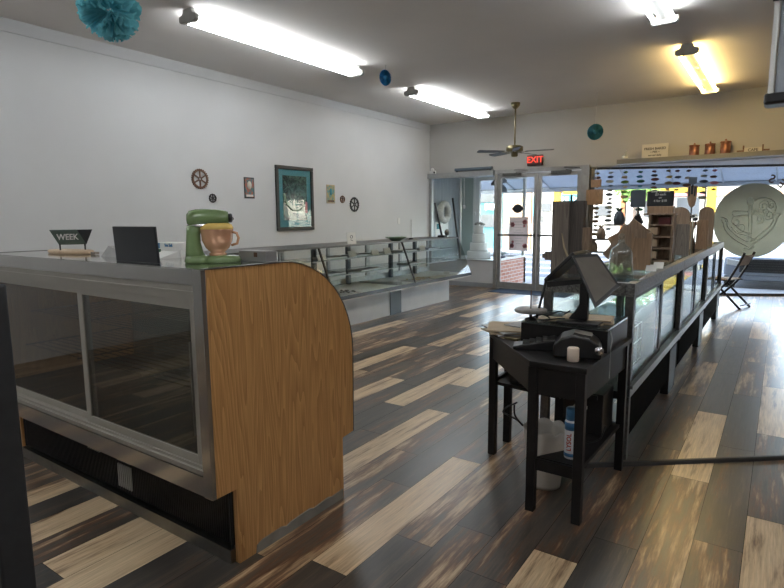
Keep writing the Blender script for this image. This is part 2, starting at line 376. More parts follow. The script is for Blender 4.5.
while True:
    xa, xb = -.04-WD*(k+1), -.04-WD*k
    if xb < XL-.1: break
    xa = max(xa, XL-.02); ph = phase.get(k, rng.random()*LN)
    st = ph-LN*math.ceil((ph-YN)/LN)
    while st < 14.2:
        a, b = max(st, YN)+.0012, st+LN-.0012
        ea, eb = min(b, winY(xa)), min(b, winY(xb))
        t = None
        for (kk, yy), v in tones.items():
            if kk == k and abs(yy-st) < .12: t = v
        if t is None: t = rng.choice((.2, .24, .30, .38, .46, .50, .54, .58, .62, .82))
        if eb > a+.001:
            ea = max(ea, a)
            f = bm.faces.new([bm.verts.new(p) for p in ((xa+.0011, a, 0), (xb-.0011, a, 0), (xb-.0011, eb, 0), (xa+.0011, ea, 0))])
            tl.append(t); rl.append(rng.random()*10)
        st += LN
    k += 1
me = bpy.data.meshes.new('floor'); bm.to_mesh(me); bm.free()
A1 = me.attributes.new('tone', 'FLOAT', 'FACE'); A2 = me.attributes.new('rnd', 'FLOAT', 'FACE')
A1.data.foreach_set('value', tl); A2.data.foreach_set('value', rl)
me.materials.append(MAT['plank_floor']); fo = bpy.data.objects.new('floor', me); COL.objects.link(fo); struct(fo)
mf = M(); mf.prism([(XL-.1, YN-.1), (XR+.1, YN-.1), (XR+.1, winY(XR)+.05), (-3.0, YB), (XL-.1, YB)], -.16, -.0015, 'z')
struct(mf.build('floor', 'black_matte'))
struct(M().prism([(XL-.15, YN-.15), (XR+.15, YN-.15), (XR+.15, YB+.2), (XL-.15, YB+.2)], CEIL, CEIL+.2, 'z').build('ceiling', 'ceiling_paint'))
sbox('wall_left', 'wall_paint', XL-.15, XL, YN-.15, YB+.15, -.15, CEIL)
sbox('wall_right', 'wall_brown', XR, XR+.15, YN-.15, 11.05, -.15, CEIL)
sbox('wall_right', 'wall_brown', XR, XR+.15, 11.05, 13.3, -.15, 2.38)
sbox('wall_near', 'wall_paint', XL-.15, XR+.15, YN-.15, YN, -.15, CEIL)
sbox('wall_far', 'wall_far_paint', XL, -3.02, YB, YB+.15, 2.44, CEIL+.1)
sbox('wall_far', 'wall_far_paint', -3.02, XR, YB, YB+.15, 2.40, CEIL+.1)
sbox('wall_far', 'base_panel', XL, -4.93, YB, YB+.06, 0, .555)
sbox('trim_6', 'wall_paint', XL, XL+.014, YN, YB, CEIL-.13, CEIL)
sbox('baseboard_far', 'trim_grey', XL, -4.93, YB-.02, YB+.0, 0, .095)
sbox('trim_1', 'alu', XL, -4.93, YB-.03, YB+.12, .555, .585)
sbox('trim_2', 'alu', XL-.0, -4.93, YB-.10, YB+.0, 2.33, 2.435)
sbox('trim_3', 'alu', XL, XL+.07, YB-.03, YB+.05, .585, 2.33)
# display alcove beyond the left half of the far wall
sbox('floor', 'base_panel', XL, -4.93, YB+.06, 12.40, .50, .555)
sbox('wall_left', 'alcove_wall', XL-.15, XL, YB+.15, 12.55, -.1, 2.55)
sbox('ceiling', 'wall_paint', XL, -4.86, YB+.15, 12.50, 2.42, 2.50)
sbox('wall_far', 'sage_wall', XL, -6.16, 12.36, 12.50, .555, 2.42)
sbox('wall_far', 'red_brick', XL, -4.86, 12.40, 12.52, -.15, .555)
sbox('wall_right', 'red_brick', -4.95, -4.86, YB+.16, 12.52, -.15, .555)
w = M((-5.3, 12.42, .56)); w.box(-6.16, -6.0, 12.38, 12.46, .56, 2.42).box(-6.0, -4.87, 12.39, 12.45, .56, .60).box(-6.0, -4.87, 12.39, 12.45, 2.34, 2.42).box(-4.92, -4.86, 12.39, 12.46, .56, 2.42).box(-4.92, -4.86, 11.02, 12.39, .56, .60).box(-4.92, -4.86, 11.02, 12.39, 2.34, 2.42).box(-4.92, -4.86, 11.05, 11.10, .56, 2.42)
wf = struct(w.build('window_1', 'white_enamel'))
M((-5.3, 12.42, .56)).box(-6.0, -4.92, 12.415, 12.421, .60, 2.34).box(-4.892, -4.886, 11.10, 12.39, .60, 2.34).build('pane', 'clear_glass', wf)
# sliding glass of the alcove on the room side
w = M((-5.6, YB, .585)); w.box(-5.74, -5.715, YB-.005, YB+.02, .585, 2.33)
wf = struct(w.build('window_2', 'alu'))
M((-5.6, YB, .585)).box(XL+.07, -5.70, YB+.0, YB+.005, .59, 2.33).box(-5.74, -4.99, YB+.02, YB+.025, .59, 2.33).build('pane', 'clear_glass', wf)
# entrance: frame and two glazed leaves
o = (-4.0, YB, 0)
w = M(o); w.box(-4.93, -4.86, YB-.04, YB+.10, 0, 2.44).box(-3.17, -3.02, YB-.04, YB+.10, 0, 2.44).box(-4.86, -3.17, YB-.04, YB+.10, 2.36, 2.44).box(-4.86, -3.17, YB-.02, YB+.10, 0, .012)
struct(w.build('trim_4', 'alu_door', bevel=.004))
def leaf(n, x0, x1, hx):
    o = ((x0+x1)/2, YB, .012)
    w = M(o); st = .07
    w.box(x0, x0+st, YB-.01, YB+.035, .015, 2.35).box(x1-st, x1, YB-.01, YB+.035, .015, 2.35).box(x0+st, x1-st, YB-.01, YB+.035, 2.27, 2.35).box(x0+st, x1-st, YB-.01, YB+.035, .015, .14)
    d = struct(w.build(n, 'alu_door'))
    M(o).box(x0+st, x1-st, YB+.01, YB+.016, .14, 2.27).build('pane', 'clear_glass', d)
    M(o).box(x0+.03, x1-.03, YB-.075, YB-.045, 1.10, 1.135).box(x0+.03, x0+.055, YB-.05, YB-.01, 1.09, 1.145).box(x1-.055, x1-.03, YB-.05, YB-.01, 1.09, 1.145).build('push_bar', 'grey_metal', d)
    M(o).box(hx-.19, hx+.19, YB-.075, YB-.011, 2.30, 2.36).tube([(hx+.1, YB-.08, 2.37), (hx+.36, YB-.07, 2.40), (hx+.05, YB-.045, 2.42)], .008).build('door_closer', 'grey_metal', d)
leaf('door_1', -4.855, -4.02, -4.55); leaf('door_2', -4.01, -3.175, -3.55)
# angled shop window on the right
dirx, diry = Vector((3.0, 1.55, 0)).normalized().to_tuple()[:2]
MW = Matrix(((dirx, -diry, 0, -3.0), (diry, dirx, 0, YB), (0, 0, 1, 0), (0, 0, 0, 1)))   # x along the window, y outwards
LW = 5.28
w = M((0, 12.4, 0)); w.box(0, .07, 0, .08, 0, 2.36, MW).box(0, LW, -.02, .08, 2.345, 2.385, MW).box(0, LW, -.01, .08, 0, .05, MW).box(4.4, 4.46, 0, .08, .05, 2.35, MW)
wf = struct(w.build('window_3', 'grey_metal'))
M((0, 12.4, 0)).box(.07, LW, .03, .036, .05, 2.345, MW).build('pane', 'clear_glass', wf)
struct(M().prism([(-3.0, YB+.02), (XR+.1, YB+.02), (XR+.1, winY(XR)+.15), (-3.0, YB+.15)], 2.383, 2.45, 'z').build('ceiling', 'wall_paint'))
struct(M((0, 10.7, 2.36)).box(-2.47, XR, 10.55, YB, 2.395, 2.47).build('trim_5', 'fascia_grey'))

# ================================================================ DELI CASE (foreground)
o = (-2.9, 1.85, 0)
dc = thing('bakery_case', 'large refrigerated bakery case with oak end panel, steel top and two sliding rear doors', 'display case', o)
def profile(inset=0):
    pts = [(1.385+inset, .345), (1.385+inset, 1.30-inset), (1.80, 1.30-inset)]
    c = (1.80, .80); rx, rz = .495-inset, .50-inset
    for i in range(1, 13):
        t = PI/2*i/12; pts.append((c[0]+rx*math.sin(t), c[1]+rz*math.cos(t)))
    pts += [(2.29-inset, .345), (2.20, .335), (2.20, 0) if not inset else (2.20, .335)]
    if not inset: pts += [(1.487, 0), (1.487, .345)]
    return pts
def opanel(x0, x1):
    m = M(o); m.prism(profile(), x0, x1, 'x'); return m
opanel(-1.875, -1.85).build('side_panel', 'oak', dc, label='oak veneered end panel')
opanel(-3.97, -3.945).build('side_panel', 'oak', dc)
# dark edge trim round the curve
for xa, xb in ((-1.878, -1.846), (-3.973, -3.942)):
    m = M(o); pp = profile()[1:16]
    for a, b in zip(pp, pp[1:]):
        d = Vector((b[0]-a[0], b[1]-a[1])).normalized(); n = Vector((-d.y, d.x))*.004
        m.prism([a, b, (b[0]+n.x, b[1]+n.y), (a[0]+n.x, a[1]+n.y)], xa, xb, 'x')
    m.build('edge_trim', 'grey_metal', dc)
M(o).box(-3.945, -1.876, 1.385, 1.84, 1.285, 1.302).build('steel_top', 'steel_top', dc)
M(o).box(-3.945, -1.90, 1.366, 1.39, 1.238, 1.300).build('top_apron', 'steel', dc)
M(o).box(-3.945, -1.90, 1.372, 1.39, 1.175, 1.236).box(-3.945, -1.90, 1.366, 1.372, 1.205, 1.212).build('top_rail', 'door_alu', dc)
M(o).box(-3.945, -1.90, 1.368, 1.40, .345, .43).build('bottom_apron', 'steel', dc)
M(o).box(-3.945, -1.90, 1.372, 1.40, .432, .475).box(-3.945, -1.90, 1.360, 1.372, .455, .462).build('bottom_rail', 'door_alu', dc)
M(o).box(-1.905, -1.847, 1.362, 1.384, .345, 1.302).build('corner_post', 'steel', dc, bevel=.003)
M(o).box(-3.975, -3.93, 1.362, 1.384, .345, 1.302).build('corner_post', 'steel', dc, bevel=.003)
for x0, x1, yy, lab in ((-2.86, -1.915, 1.380, 'right'), (-3.92, -2.80, 1.395, 'left')):
    m = M(o); f = .042
    m.box(x0, x0+f, yy, yy+.014, .475, 1.175).box(x1-f, x1, yy, yy+.014, .475, 1.175).box(x0+f, x1-f, yy, yy+.014, 1.135, 1.175).box(x0+f, x1-f, yy, yy+.014, .475, .512)
    d = m.build('sliding_door', 'door_alu', dc, bevel=.002)
    M(o).box(x0+f, x1-f, yy+.005, yy+.010, .512, 1.135).build('pane', 'dark_glass', d)
    M(o).box(x1-f-.004 if lab == 'right' else x0+f, (x1-f) if lab == 'right' else x0+f+.004, yy-.008, yy, .6, 1.0).build('handle', 'steel_dark', d)
# curved front glass
m = M(o); pp = profile()[2:15]
for a, b in zip(pp, pp[1:]): m.face([(-3.945, a[0]-.004, a[1]-.004), (-1.876, a[0]-.004, a[1]-.004), (-1.876, b[0]-.004, b[1]-.004), (-3.945, b[0]-.004, b[1]-.004)])
m.box(-3.945, -1.876, 2.282, 2.288, .5, .80)
m.build('curved_glass', 'dark_glass', dc)
M(o).box(-3.945, -1.876, 1.40, 2.285, .36, .50).build('cabinet_floor', 'case_inner', dc)
for z, y0, y1 in ((.72, 1.55, 2.2), (.93, 1.6, 2.1)):
    m = M(o)
    for i in range(14): y = y0+(y1-y0)*i/13; m.tube([(-3.9, y, z), (-1.92, y, z)], .0035, 5)
    for x in (-3.9, -3.25, -2.6, -1.93): m.tube([(x, y0-.01, z-.006), (x, y1+.01, z-.006)], .005, 5)
    m.build('wire_shelf', 'steel', dc)
M(o).box(-3.94, -1.88, 1.50, 2.19, .03, .36).build('machine_housing', 'black_matte', dc)
M(o).box(-3.90, -1.878, 1.462, 1.50, .0, .062).build('toe_bar', 'steel_dark', dc)
m = M(o)
for i in range(130): x = -3.88+i*.0152; m.box(x, x+.005, 1.490, 1.499, .07, .34)
m.build('grille', 'black_plastic', dc)
for x0, z0, z1 in ((-3.10, .24, .33), (-3.37, .27, .33), (-2.80, .10, .225), (-2.80, .245, .33), (-3.0, .30, .335)):
    m = M(o)
    for i in range(7): m.box(x0+i*.019, x0+i*.019+.009, 1.483, 1.491, z0, z1)
    m.build('vent', 'fixture_cap', dc)
m = M(o); pts = [(1.58, 0), (2.19, 0), (2.19, .052), (2.10, .046), (2.07, .055), (1.96, .045), (1.93, .056), (1.80, .05), (1.77, .040), (1.74, .052), (1.62, .050), (1.585, .036)]
m.prism(pts, -1.85, -1.844, 'x').build('kick_strip', 'kick_grey', dc, label='torn grey rubber kick strip')
m = M(o); m.tube([(-1.885, 1.478, .0), (-1.885, 1.478, .34)], .006, 6).build('pipe', 'black_plastic', dc)

# things on the bakery case
o = (-3.47, 1.66, 1.302)
t = thing('serving_board', 'oval pale wooden board lying at left end of bakery case top', 'board', o)
m = M(o); m.lathe([(.0, 0), (.24, 0), (.255, .006), (.255, .014), (.245, .02), (0, .02)], 32, Matrix.Translation(Vector(o)), .84, .34); m.build('board', 'pale_wood', t)
M(o).box(-3.22, -3.17, 1.648, 1.672, 1.304, 1.318).build('handle', 'grey_wood', t)
o = (-3.47, 1.66, 1.322)
t = thing('table_sign', 'small dark green V-shaped lettered sign on two legs, standing on pale board', 'sign', o)
TS = Matrix.Translation((-3.45, 1.66, 1.322)) @ Matrix.Rotation(math.radians(58), 4, 'Z') @ Matrix.Diagonal((.78, .9, .95, 1))   # faces the aisle
def plate(name, q, m_, th=.004):
    q = [TS @ Vector(p) for p in q]; n = (q[1]-q[0]).cross(q[2]-q[0]).normalized()*th
    m = M(o); A = [m.b.verts.new(p) for p in q]; B = [m.b.verts.new(p+n) for p in q]; m.b.faces.new(A); m.b.faces.new(B[::-1])
    for i in range(len(q)): m.b.faces.new([A[i], B[i], B[(i+1) % len(q)], A[(i+1) % len(q)]])
    return m.build(name, m_, t)
plate('front_face', [(-.135, -.03, .125), (.045, -.035, .125), (.098, .0, .035), (-.085, .0, .035)], 'sign_green')
plate('side_face', [(.045, -.035, .1251), (.14, .03, .125), (.098, .0, .035)], 'black_panel')
plate('back_face', [(-.135, .05, .125), (.14, .05, .125), (.098, .006, .035), (-.085, .006, .035)], 'black_panel')
for x in (-.078, .088): M(o).box(x-.005, x+.005, -.004, .006, -.004, .04, TS).build('leg', 'black_plastic', t)
lw = text('lettering', 'WEEK', .052, 'chalk', t, (0, 0, 0), (0, 0, 0))
lw.data.transform(Matrix.Translation(-Vector(o)) @ TS @ Matrix.Translation((-.02, -.024, .08)) @ Matrix.Shear('XZ', 4, (-.0, 0)) @ Matrix.Rotation(math.radians(105), 4, 'X'))
o = (-2.455, 1.47, 1.302)
t = thing('tablet_screen', 'flat black rectangular screen seen from behind on bakery case top', 'screen', o)
mt = Matrix.Translation(Vector(o)) @ Matrix.Rotation(math.radians(3), 4, 'X')
m = M(o); m.box(-.172, .172, -.006, .006, .0, .165, mt).build('panel', 'black_panel', t, bevel=.003)
M(o).prism([(1.478, 1.302), (1.55, 1.302), (1.545, 1.309), (1.475, 1.40), (1.465, 1.40)], -2.56, -2.44, 'x').build('stand', 'black_plastic', t)
o = (-2.82, 1.52, 1.302)
t = M(o).prism([(-3.02, 1.302), (-2.84, 1.302), (-2.86, 1.345), (-2.94, 1.36)], 1.60, 1.78, 'y').build('card_holder', 'paper_grey')
tag(t, 'low grey slanted holder standing behind left edge of black screen', 'holder')
t = M((-2.22, 1.6, 1.302)).prism([(1.62, 1.302), (1.75, 1.302), (1.74, 1.335)], -2.66, -2.53, 'x').build('card_wedge', 'paper')
tag(t, 'white folded card behind right edge of black screen', 'card')
# two small cartons
def carton(loc, lab, c1, c2, w, h, txt):
    t = thing('carton', lab, 'box', loc, 'cartons on the bakery case')
    x, y, z = loc
    M(loc).box(x-w, x+w, y-.05, y+.05, z, z+h).build('box', c1, t, bevel=.002)
    M(loc).box(x-w-.001, x-w*.35, y-.0515, y-.0505, z+.002, z+h-.002).build('panel', c2, t)
    if txt: text('lettering', txt, .022, 'blue_can', t, (w*.3, -.052, h*.6), (PI/2, 0, 0))
carton((-2.65, 1.80, 1.302), 'green and white carton on bakery case, under the blue and white one', 'paper', 'leaf', .13, .042, '')
carton((-2.66, 1.80, 1.344), 'blue and white carton lying on the green carton', 'paper', 'blue_can', .12, .032, 'Sea Salt')
o = (-1.99, 1.80, 1.302)
t = thing('napkin_box', 'small brushed metal box behind the green mixer', 'box', o)
M(o).box(-2.08, -1.90, 1.75, 1.82, 1.302, 1.352).build('box', 'alu', t, bevel=.003)
M(o).box(-1.975, -1.955, 1.747, 1.751, 1.325, 1.345).build('latch', 'rust_gear', t)
# stand mixer, head towards +X
o = (-2.125, 1.63, 1.302); ox, oy, oz = o
t = thing('stand_mixer', 'green stand mixer with orange bowl on right end of bakery case', 'mixer', o)
m = M(o); T = Matrix.Translation(Vector(o)) @ Matrix.Rotation(math.radians(50), 4, 'Z') @ Matrix.Diagonal((.84, .9, 1, 1))
# foot: rounded slab
m.lathe([(0, 0), (.078, 0), (.082, .008), (.078, .024), (.06, .032), (0, .034)], 28, T @ Matrix.Translation((.055, 0, 0)), 1.25, .95)
m.lathe([(0, 0), (.07, 0), (.074, .008), (.068, .03), (0, .04)], 24, T @ Matrix.Translation((-.065, 0, 0)), 1.0, 1.0)
m.build('base', 'green_enamel', t)
m = M(o)
sec = []
for z, xc, rx, ry in ((.02, -.075, .058, .052), (.05, -.085, .045, .042), (.09, -.088, .038, .036), (.13, -.086, .036, .035), (.165, -.078, .042, .040)):
    sec.append([m.b.verts.new(T @ Vector((xc+rx*math.cos(2*PI*k/20), ry*math.sin(2*PI*k/20), z))) for k in range(20)])
for A, B in zip(sec, sec[1:]):
    for k in range(20): m.b.faces.new([A[k], A[(k+1) % 20], B[(k+1) % 20], B[k]]).smooth = True
m.b.faces.new(sec[0]); m.b.faces.new(sec[-1]); m.build('column', 'green_enamel', t)
m = M(o); RX = T @ Matrix.Translation((-.118, 0, .197)) @ Matrix.Rotation(PI/2, 4, 'Y')
m.lathe([(0, 0), (.022, .003), (.036, .015), (.043, .05), (.044, .10), (.042, .16), (.037, .20), (.031, .215), (0, .218)], 24, RX, 1, 1.15)
m.build('head', 'green_enamel', t)
m = M(o); m.lathe([(.0, 0), (.041, 0), (.041, .012), (0, .012)], 24, T @ Matrix.Translation((-.02, 0, .163)), 2.35, 1.15); m.build('head_band', 'chrome', t)
m = M(o); m.lathe([(0, 0), (.02, 0), (.021, .016), (.014, .022), (0, .022)], 16, T @ Matrix.Translation((.098, -.006, .20)) @ Matrix.Rotation(PI/2, 4, 'Y')); m.build('hub_knob', 'black_plastic', t)
m = M(o); m.lathe([(0, 0), (.009, 0), (.009, .005), (0, .005)], 12, T @ Matrix.Translation((.121, -.006, .20)) @ Matrix.Rotation(PI/2, 4, 'Y')); m.build('hub_cap', 'chrome', t)
m = M(o); m.lathe([(0, .032), (.045, .032), (.046, .042), (.036, .046), (.062, .066), (.080, .10), (.085, .145), (.087, .150), (.082, .150), (.077, .105), (.05, .06), (0, .05)], 28, T @ Matrix.Translation((.035, 0, 0))); bw = m.build('bowl', 'copper_bowl', t)
m = M(o); m.tube([T @ Vector(p) for p in ((.112, -.03, .138), (.138, -.036, .132), (.146, -.038, .110), (.138, -.036, .085), (.108, -.028, .078))], .006, 8).build('handle', 'copper_bowl', bw)
m = M(o); m.lathe([(.085, .15), (.088, .155), (.080, .170), (.062, .178), (.058, .178), (.075, .166), (.08, .152)], 28, T @ Matrix.Translation((.035, 0, 0))); m.build('splash_guard', 'yellow_guard', t)
m = M(o); m.tube([T @ Vector((.035, 0, .165)), T @ Vector((.035, 0, .12))], .012, 10).build('beater_shaft', 'chrome', t)

# ================================================================ near left post
struct(M((-1.6, .6, 0)).box(-1.62, -1.405, .46, .53, 0, 1.36).build('trim_7', 'post_dark', bevel=.006))

# ================================================================ LEFT ROW OF GLASS CASES
def glass_case(y0, y1, lab, dark):
    ym = (y0+y1)/2; o = (-5.1, ym, 0)
    t = thing('glass_display_case', lab, 'display case', o, 'slanted glass display cases along the left wall')
    XB, XF, XT = -5.55, -4.62, -4.87
    M(o).box(XB, -4.88, y0+.0, y1-.35 if dark == 'end' else y1, 0, .42).build('base', 'base_panel', t)
    if dark != 'end': M(o).box(-4.881, -4.868, y1-.30, y1-.0, 0, .42).build('dark_panel', 'slate_panel', t)
    M(o).box(XB, XF, y0+.003, y1-.003, .42, .475).build('deck', 'white_enamel', t)
    M(o).box(XF-.005, XF+.012, y0, y1, .44, .49).build('front_rail', 'black_plastic', t)
    M(o).box(XB, XT+.01, y0, y1, 1.105, 1.128).build('top', 'grey_metal', t)
    m = M(o); m.prism([(XF, .485), (XF+.006, .485), (XT+.006, 1.11), (XT, 1.11)], y0+.01, y1-.01, 'y'); m.build('front_pane', 'case_glass', t)
    m = M(o)
    for yy in ((y0, y0+.022),) if dark != 'end' else ((y0, y0+.022),):
        m.prism([(XF, .48), (XF+.02, .48), (XT+.02, 1.115), (XT-.005, 1.115)], yy[0], yy[1], 'y')
    m.build('joint_bar', 'black_plastic', t)
    if dark == 'end':
        m = M(o); m.prism([(XB, .48), (XF, .48), (XT, 1.11), (XB, 1.11)], y1-.008, y1-.002, 'y'); m.build('end_pane', 'case_glass', t)
    M(o).box(XB, XB+.03, y0, y1, .475, .56).box(XB, XB+.03, y0, y0+.05, .56, 1.1).box(XB, XB+.03, ym-.03, ym+.03, .56, 1.1).box(XB, XB+.03, y1-.04, y1, .56, 1.1).build('rear_frame', 'alu', t)
    for z, xf in ((.72, -4.90), (.93, -4.98)): 
        M(o).box(XB+.04, xf, y0+.02, y1-.02, z, z+.008).build('glass_shelf', 'shelf_glass', t)
        M(o).box(xf-.012, xf, y0+.02, y1-.02, z-.012, z).build('shelf_edge', 'alu', t)
    m = M(o)
    for yy in (y0+.55, y1-.6): m.box(XB+.05, XB+.10, yy, yy+.07, .475, 1.105)
    m.build('upright', 'slate_panel', t)
    return t
glass_case(3.44, 5.365, 'slanted glass case nearest the bakery case, half hidden by its oak end', '')
glass_case(5.37, 7.295, 'middle slanted glass case of the row, with note card on top', '')
glass_case(7.30, 9.22, 'farthest slanted glass case of the row, nearest the front doors', 'end')
# trays and price cards
def tray(loc, w, l, lab, m='alu'):
    t = thing('tray', lab, 'tray', loc, 'trays in the glass display cases')
    x, y, z = loc
    M(loc).box(x-w, x+w, y-l, y+l, z, z+.008).build('plate', m, t)
    M(loc).box(x-w, x+w, y-l, y-l+.01, z+.008, z+.022).box(x-w, x+w, y+l-.01, y+l, z+.008, z+.022).box(x+w-.01, x+w, y-l, y+l, z+.008, z+.022).box(x-w, x-w+.01, y-l, y+l, z+.008, z+.022).build('rim', m, t)
    return t
k = 0
for (y, z, l, lab) in ((5.95, .938, .22, 'first tray on upper glass shelf of middle case, beside the joint bar'), (6.55, .938, .2, 'tray on upper shelf of middle case below the note card'),
                  (7.0, .938, .16, 'tray at far end of upper shelf of middle case'), (5.75, .728, .26, 'tray at near end of lower shelf of middle case'),
                  (6.6, .728, .24, 'tray on lower shelf of middle case, below the note card'), (7.8, .938, .22, 'tray on upper shelf of farthest case, under the green dish'),
                  (8.6, .938, .2, 'tray on upper shelf of farthest case near its glass end'), (7.85, .728, .2, 'tray on lower shelf of farthest case, near the joint bar')):
    tray((-5.16 if z > .8 else -5.06, y, z), .13, l, lab)
def card(x, y, z, w, h, lab):
    o = (x, y, z); c = M(o).prism([(x, z), (x+.012, z), (x-.02, z+h), (x-.028, z+h)], y-w, y+w, 'y').build('price_card', 'paper'); tag(c, lab, 'card', 'price cards in the glass cases')
for i, (y, z, h, lab) in enumerate(((5.6, .938, .07, 'white price card at near end of upper shelf in middle case'), (6.25, .938, .09, 'tall white price card on upper shelf of middle case'), (6.8, .938, .08, 'white price card right of the tall one on upper shelf of middle case'),
                      (7.12, .938, .09, 'white price card at far end of upper shelf of middle case'), (8.15, .938, .08, 'white price card on upper shelf of farthest case'))):
    card(-5.0, y, z, .085, h, lab)
for i, (y, lab) in enumerate(((5.75, 'grey mesh tray of small goods on deck of middle case'), (7.75, 'shallow tray of pale goods on deck of farthest case'))):
    o = (-4.85, y, .475); t = thing('goods_tray', lab, 'tray', o)
    M(o).box(-4.99, -4.70, y-.3, y+.3, .476, .486).build('plate', 'paper_grey', t)
    r2 = random.Random(i+5)
    for j in range(22): 
        x_, y_ = -4.97+r2.random()*.24, y-.27+r2.random()*.54
        M(o).ball((x_, y_, .498), .018, 1.2, 1, .6, 5).build('goods', 'marble' if i == 0 else 'manila', t)
o = (-4.85, 7.08, .476)
t = M(o).prism([(-5.45, .476), (-4.72, .476), (-4.72, .52), (-5.45, .50)], 6.97, 7.09, 'y').build('divider', 'fixture_cap'); tag(t, 'long pale divider lying across deck of middle glass case', 'divider')
for x0, y0, an, ln, lab in ((-4.82, 8.25, -.55, .62, 'long sun streak laid as a pale slab on deck of farthest case'), (-4.74, 8.55, -.35, .42, 'shorter sun streak slab beside the long one in farthest case'), (-5.0, 9.0, .5, .30, 'small sun streak slab by the glass end of farthest case')):
    mt = Matrix.Translation((x0, y0, .476)) @ Matrix.Rotation(an, 4, 'Z')
    t = M((x0, y0, .476)).box(-.05, .05, -ln/2, ln/2, 0, .02, mt).build('sun_streak', 'sign_cream'); tag(t, lab, 'panel')  # sunlight on the deck, modelled as thin pale slabs
# on top of the row
o = (-5.0, 6.24, 1.128)
t = thing('note_card', 'white upright note card with small drawing on middle glass case', 'card', o)
mt = Matrix.Translation(Vector(o)) @ Matrix.Rotation(math.radians(72), 4, 'Z') @ Matrix.Rotation(math.radians(-10), 4, 'X')
M(o).box(-.075, .075, -.003, .003, 0, .165, mt).build('card', 'paper', t)
m = M(o); m.torus(mt @ Vector((0, -.005, .10)), .02, .003, (Matrix.Rotation(math.radians(72), 4, 'Z') @ Matrix.Rotation(PI/2, 4, 'X')).to_3x3(), 16, 5); m.tube([mt @ Vector((-.02, -.006, .06)), mt @ Vector((.02, -.006, .04))], .003, 5); m.build('drawing', 'ink', t)
o = (-5.02, 7.38, 1.128)
t = M(o).lathe([(0, 0), (.07, 0), (.085, .012), (.17, .055), (.175, .062), (.165, .062), (.08, .02), (0, .016)], 28, Matrix.Translation(Vector(o))).build('green_dish', 'dish_green'); tag(t, 'shallow green dish on top of farthest glass case by the joint', 'dish')
o = (-5.1, 7.95, 1.128)
t = thing('bill_spike', 'thin upright wire spike on small black foot, on glass cases', 'bill spike', o)
M(o).lathe([(0, 0), (.045, 0), (.03, .025), (0, .03)], 16, Matrix.Translation(Vector(o))).build('foot', 'black_plastic', t)
M(o).tube([(-5.1, 7.95, 1.15), (-5.1, 7.95, 1.46)], .004, 6).build('wire', 'steel_dark', t)
o = (-5.05, 8.92, 1.128)
t = thing('card_reader', 'black gadget with slanted stem at far end of glass cases', 'device', o)
M(o).box(-5.12, -4.98, 8.86, 8.98, 1.128, 1.17).build('foot', 'black_plastic', t, bevel=.01)
M(o).tube([(-5.06, 8.92, 1.16), (-5.22, 8.94, 1.75)], .018, 8).build('stem', 'black_plastic', t)
M(o).ball((-4.96, 8.93, 1.22), .06, .7, 1, 1).build('bulb', 'grey_metal', t)

# ================================================================ wall decorations (left wall)
def gear(y, z, R, teeth, m, lab):
    o = (XL+.012, y, z); bm_ = M(o); mt = Matrix.Translation(Vector(o)) @ Matrix.Rotation(PI/2, 4, 'Y')
    pts = []
    n = teeth*4
    ro = [R if (k//2) % 2 == 0 else R*.9 for k in range(n)]; ri = R*.76
    for z0, z1 in ((-.008, .008),):
        vo = [[bm_.b.verts.new(mt @ Vector((ro[k]*math.cos(2*PI*k/n), ro[k]*math.sin(2*PI*k/n), zz))) for k in range(n)] for zz in (z0, z1)]
        vi = [[bm_.b.verts.new(mt @ Vector((ri*math.cos(2*PI*k/n), ri*math.sin(2*PI*k/n), zz))) for k in range(n)] for zz in (z0, z1)]
        for k in range(n):
            j = (k+1) % n
            for q in ([vo[0][k], vo[0][j], vi[0][j], vi[0][k]], [vo[1][k], vo[1][j], vi[1][j], vi[1][k]], [vo[0][k], vo[0][j], vo[1][j], vo[1][k]], [vi[0][k], vi[0][j], vi[1][j], vi[1][k]]): bm_.b.faces.new(q)
    for k in range(6):
        r = mt @ Matrix.Rotation(k*PI/3, 4, 'Z'); bm_.box(R*.12, R*.8, -R*.06, R*.06, -.006, .006, r)
    bm_.torus(o, R*.16, R*.06, Matrix.Rotation(PI/2, 3, 'Y'), 16, 6)
    t = bm_.build('wall_gear', m); tag(t, lab, 'gear decoration', 'gears on the left wall')
gear(4.86, 2.03, .135, 26, 'rust_gear', 'largest rusty brown toothed gear on left wall, above the mixer')
gear(5.05, 1.778, .062, 12, 'dark_gear', 'small black gear on left wall just below the large rusty gear')
gear(7.85, 1.823, .066, 12, 'rust_gear', 'small rusty gear on left wall between gold poster and black gear')
gear(8.19, 1.735, .135, 18, 'dark_gear', 'dark spoked gear at right end of the wall decorations')
def poster(y0, y1, z0, z1, m, edge, lab):
    o = (XL+.004, (y0+y1)/2, (z0+z1)/2); t = thing('tin_poster', lab, 'poster', o, 'small tin posters on the left wall')
    M(o).box(XL, XL+.008, y0, y1, z0, z1).build('plate', edge, t, bevel=.002)
    M(o).box(XL+.008, XL+.010, y0+.015, y1-.015, z0+.02, z1-.015).build('picture', m, t)
    M(o).box(XL+.010, XL+.011, y0+.03, y1-.03, z0+.025, z0+.055).build('caption', 'chalk' if m == 'poster_mix' else 'rust_gear', t)
    M(o).lathe([(0, 0), (.04, 0), (.04, .002), (0, .002)], 16, Matrix.Translation((XL+.010, (y0+y1)/2, (z0+z1)/2+.04)) @ Matrix.Rotation(PI/2, 4, 'Y'), 1.5).build('figure', 'sign_cream' if m == 'poster_mix' else 'mat_teal', t)
poster(5.62, 5.81, 1.79, 2.095, 'poster_mix', 'dark_gear', 'narrow dark red and teal tin poster left of the big framed picture')
poster(7.43, 7.65, 1.745, 2.065, 'poster_gold', 'manila', 'narrow gold and teal tin poster right of the big framed picture')
o = (XL+.02, 6.66, 1.81)
t = thing('framed_picture', 'large framed dark green underwater picture with teal mat on left wall', 'picture', o)
Y0, Y1, Z0, Z1 = 6.235, 7.075, 1.30, 2.315
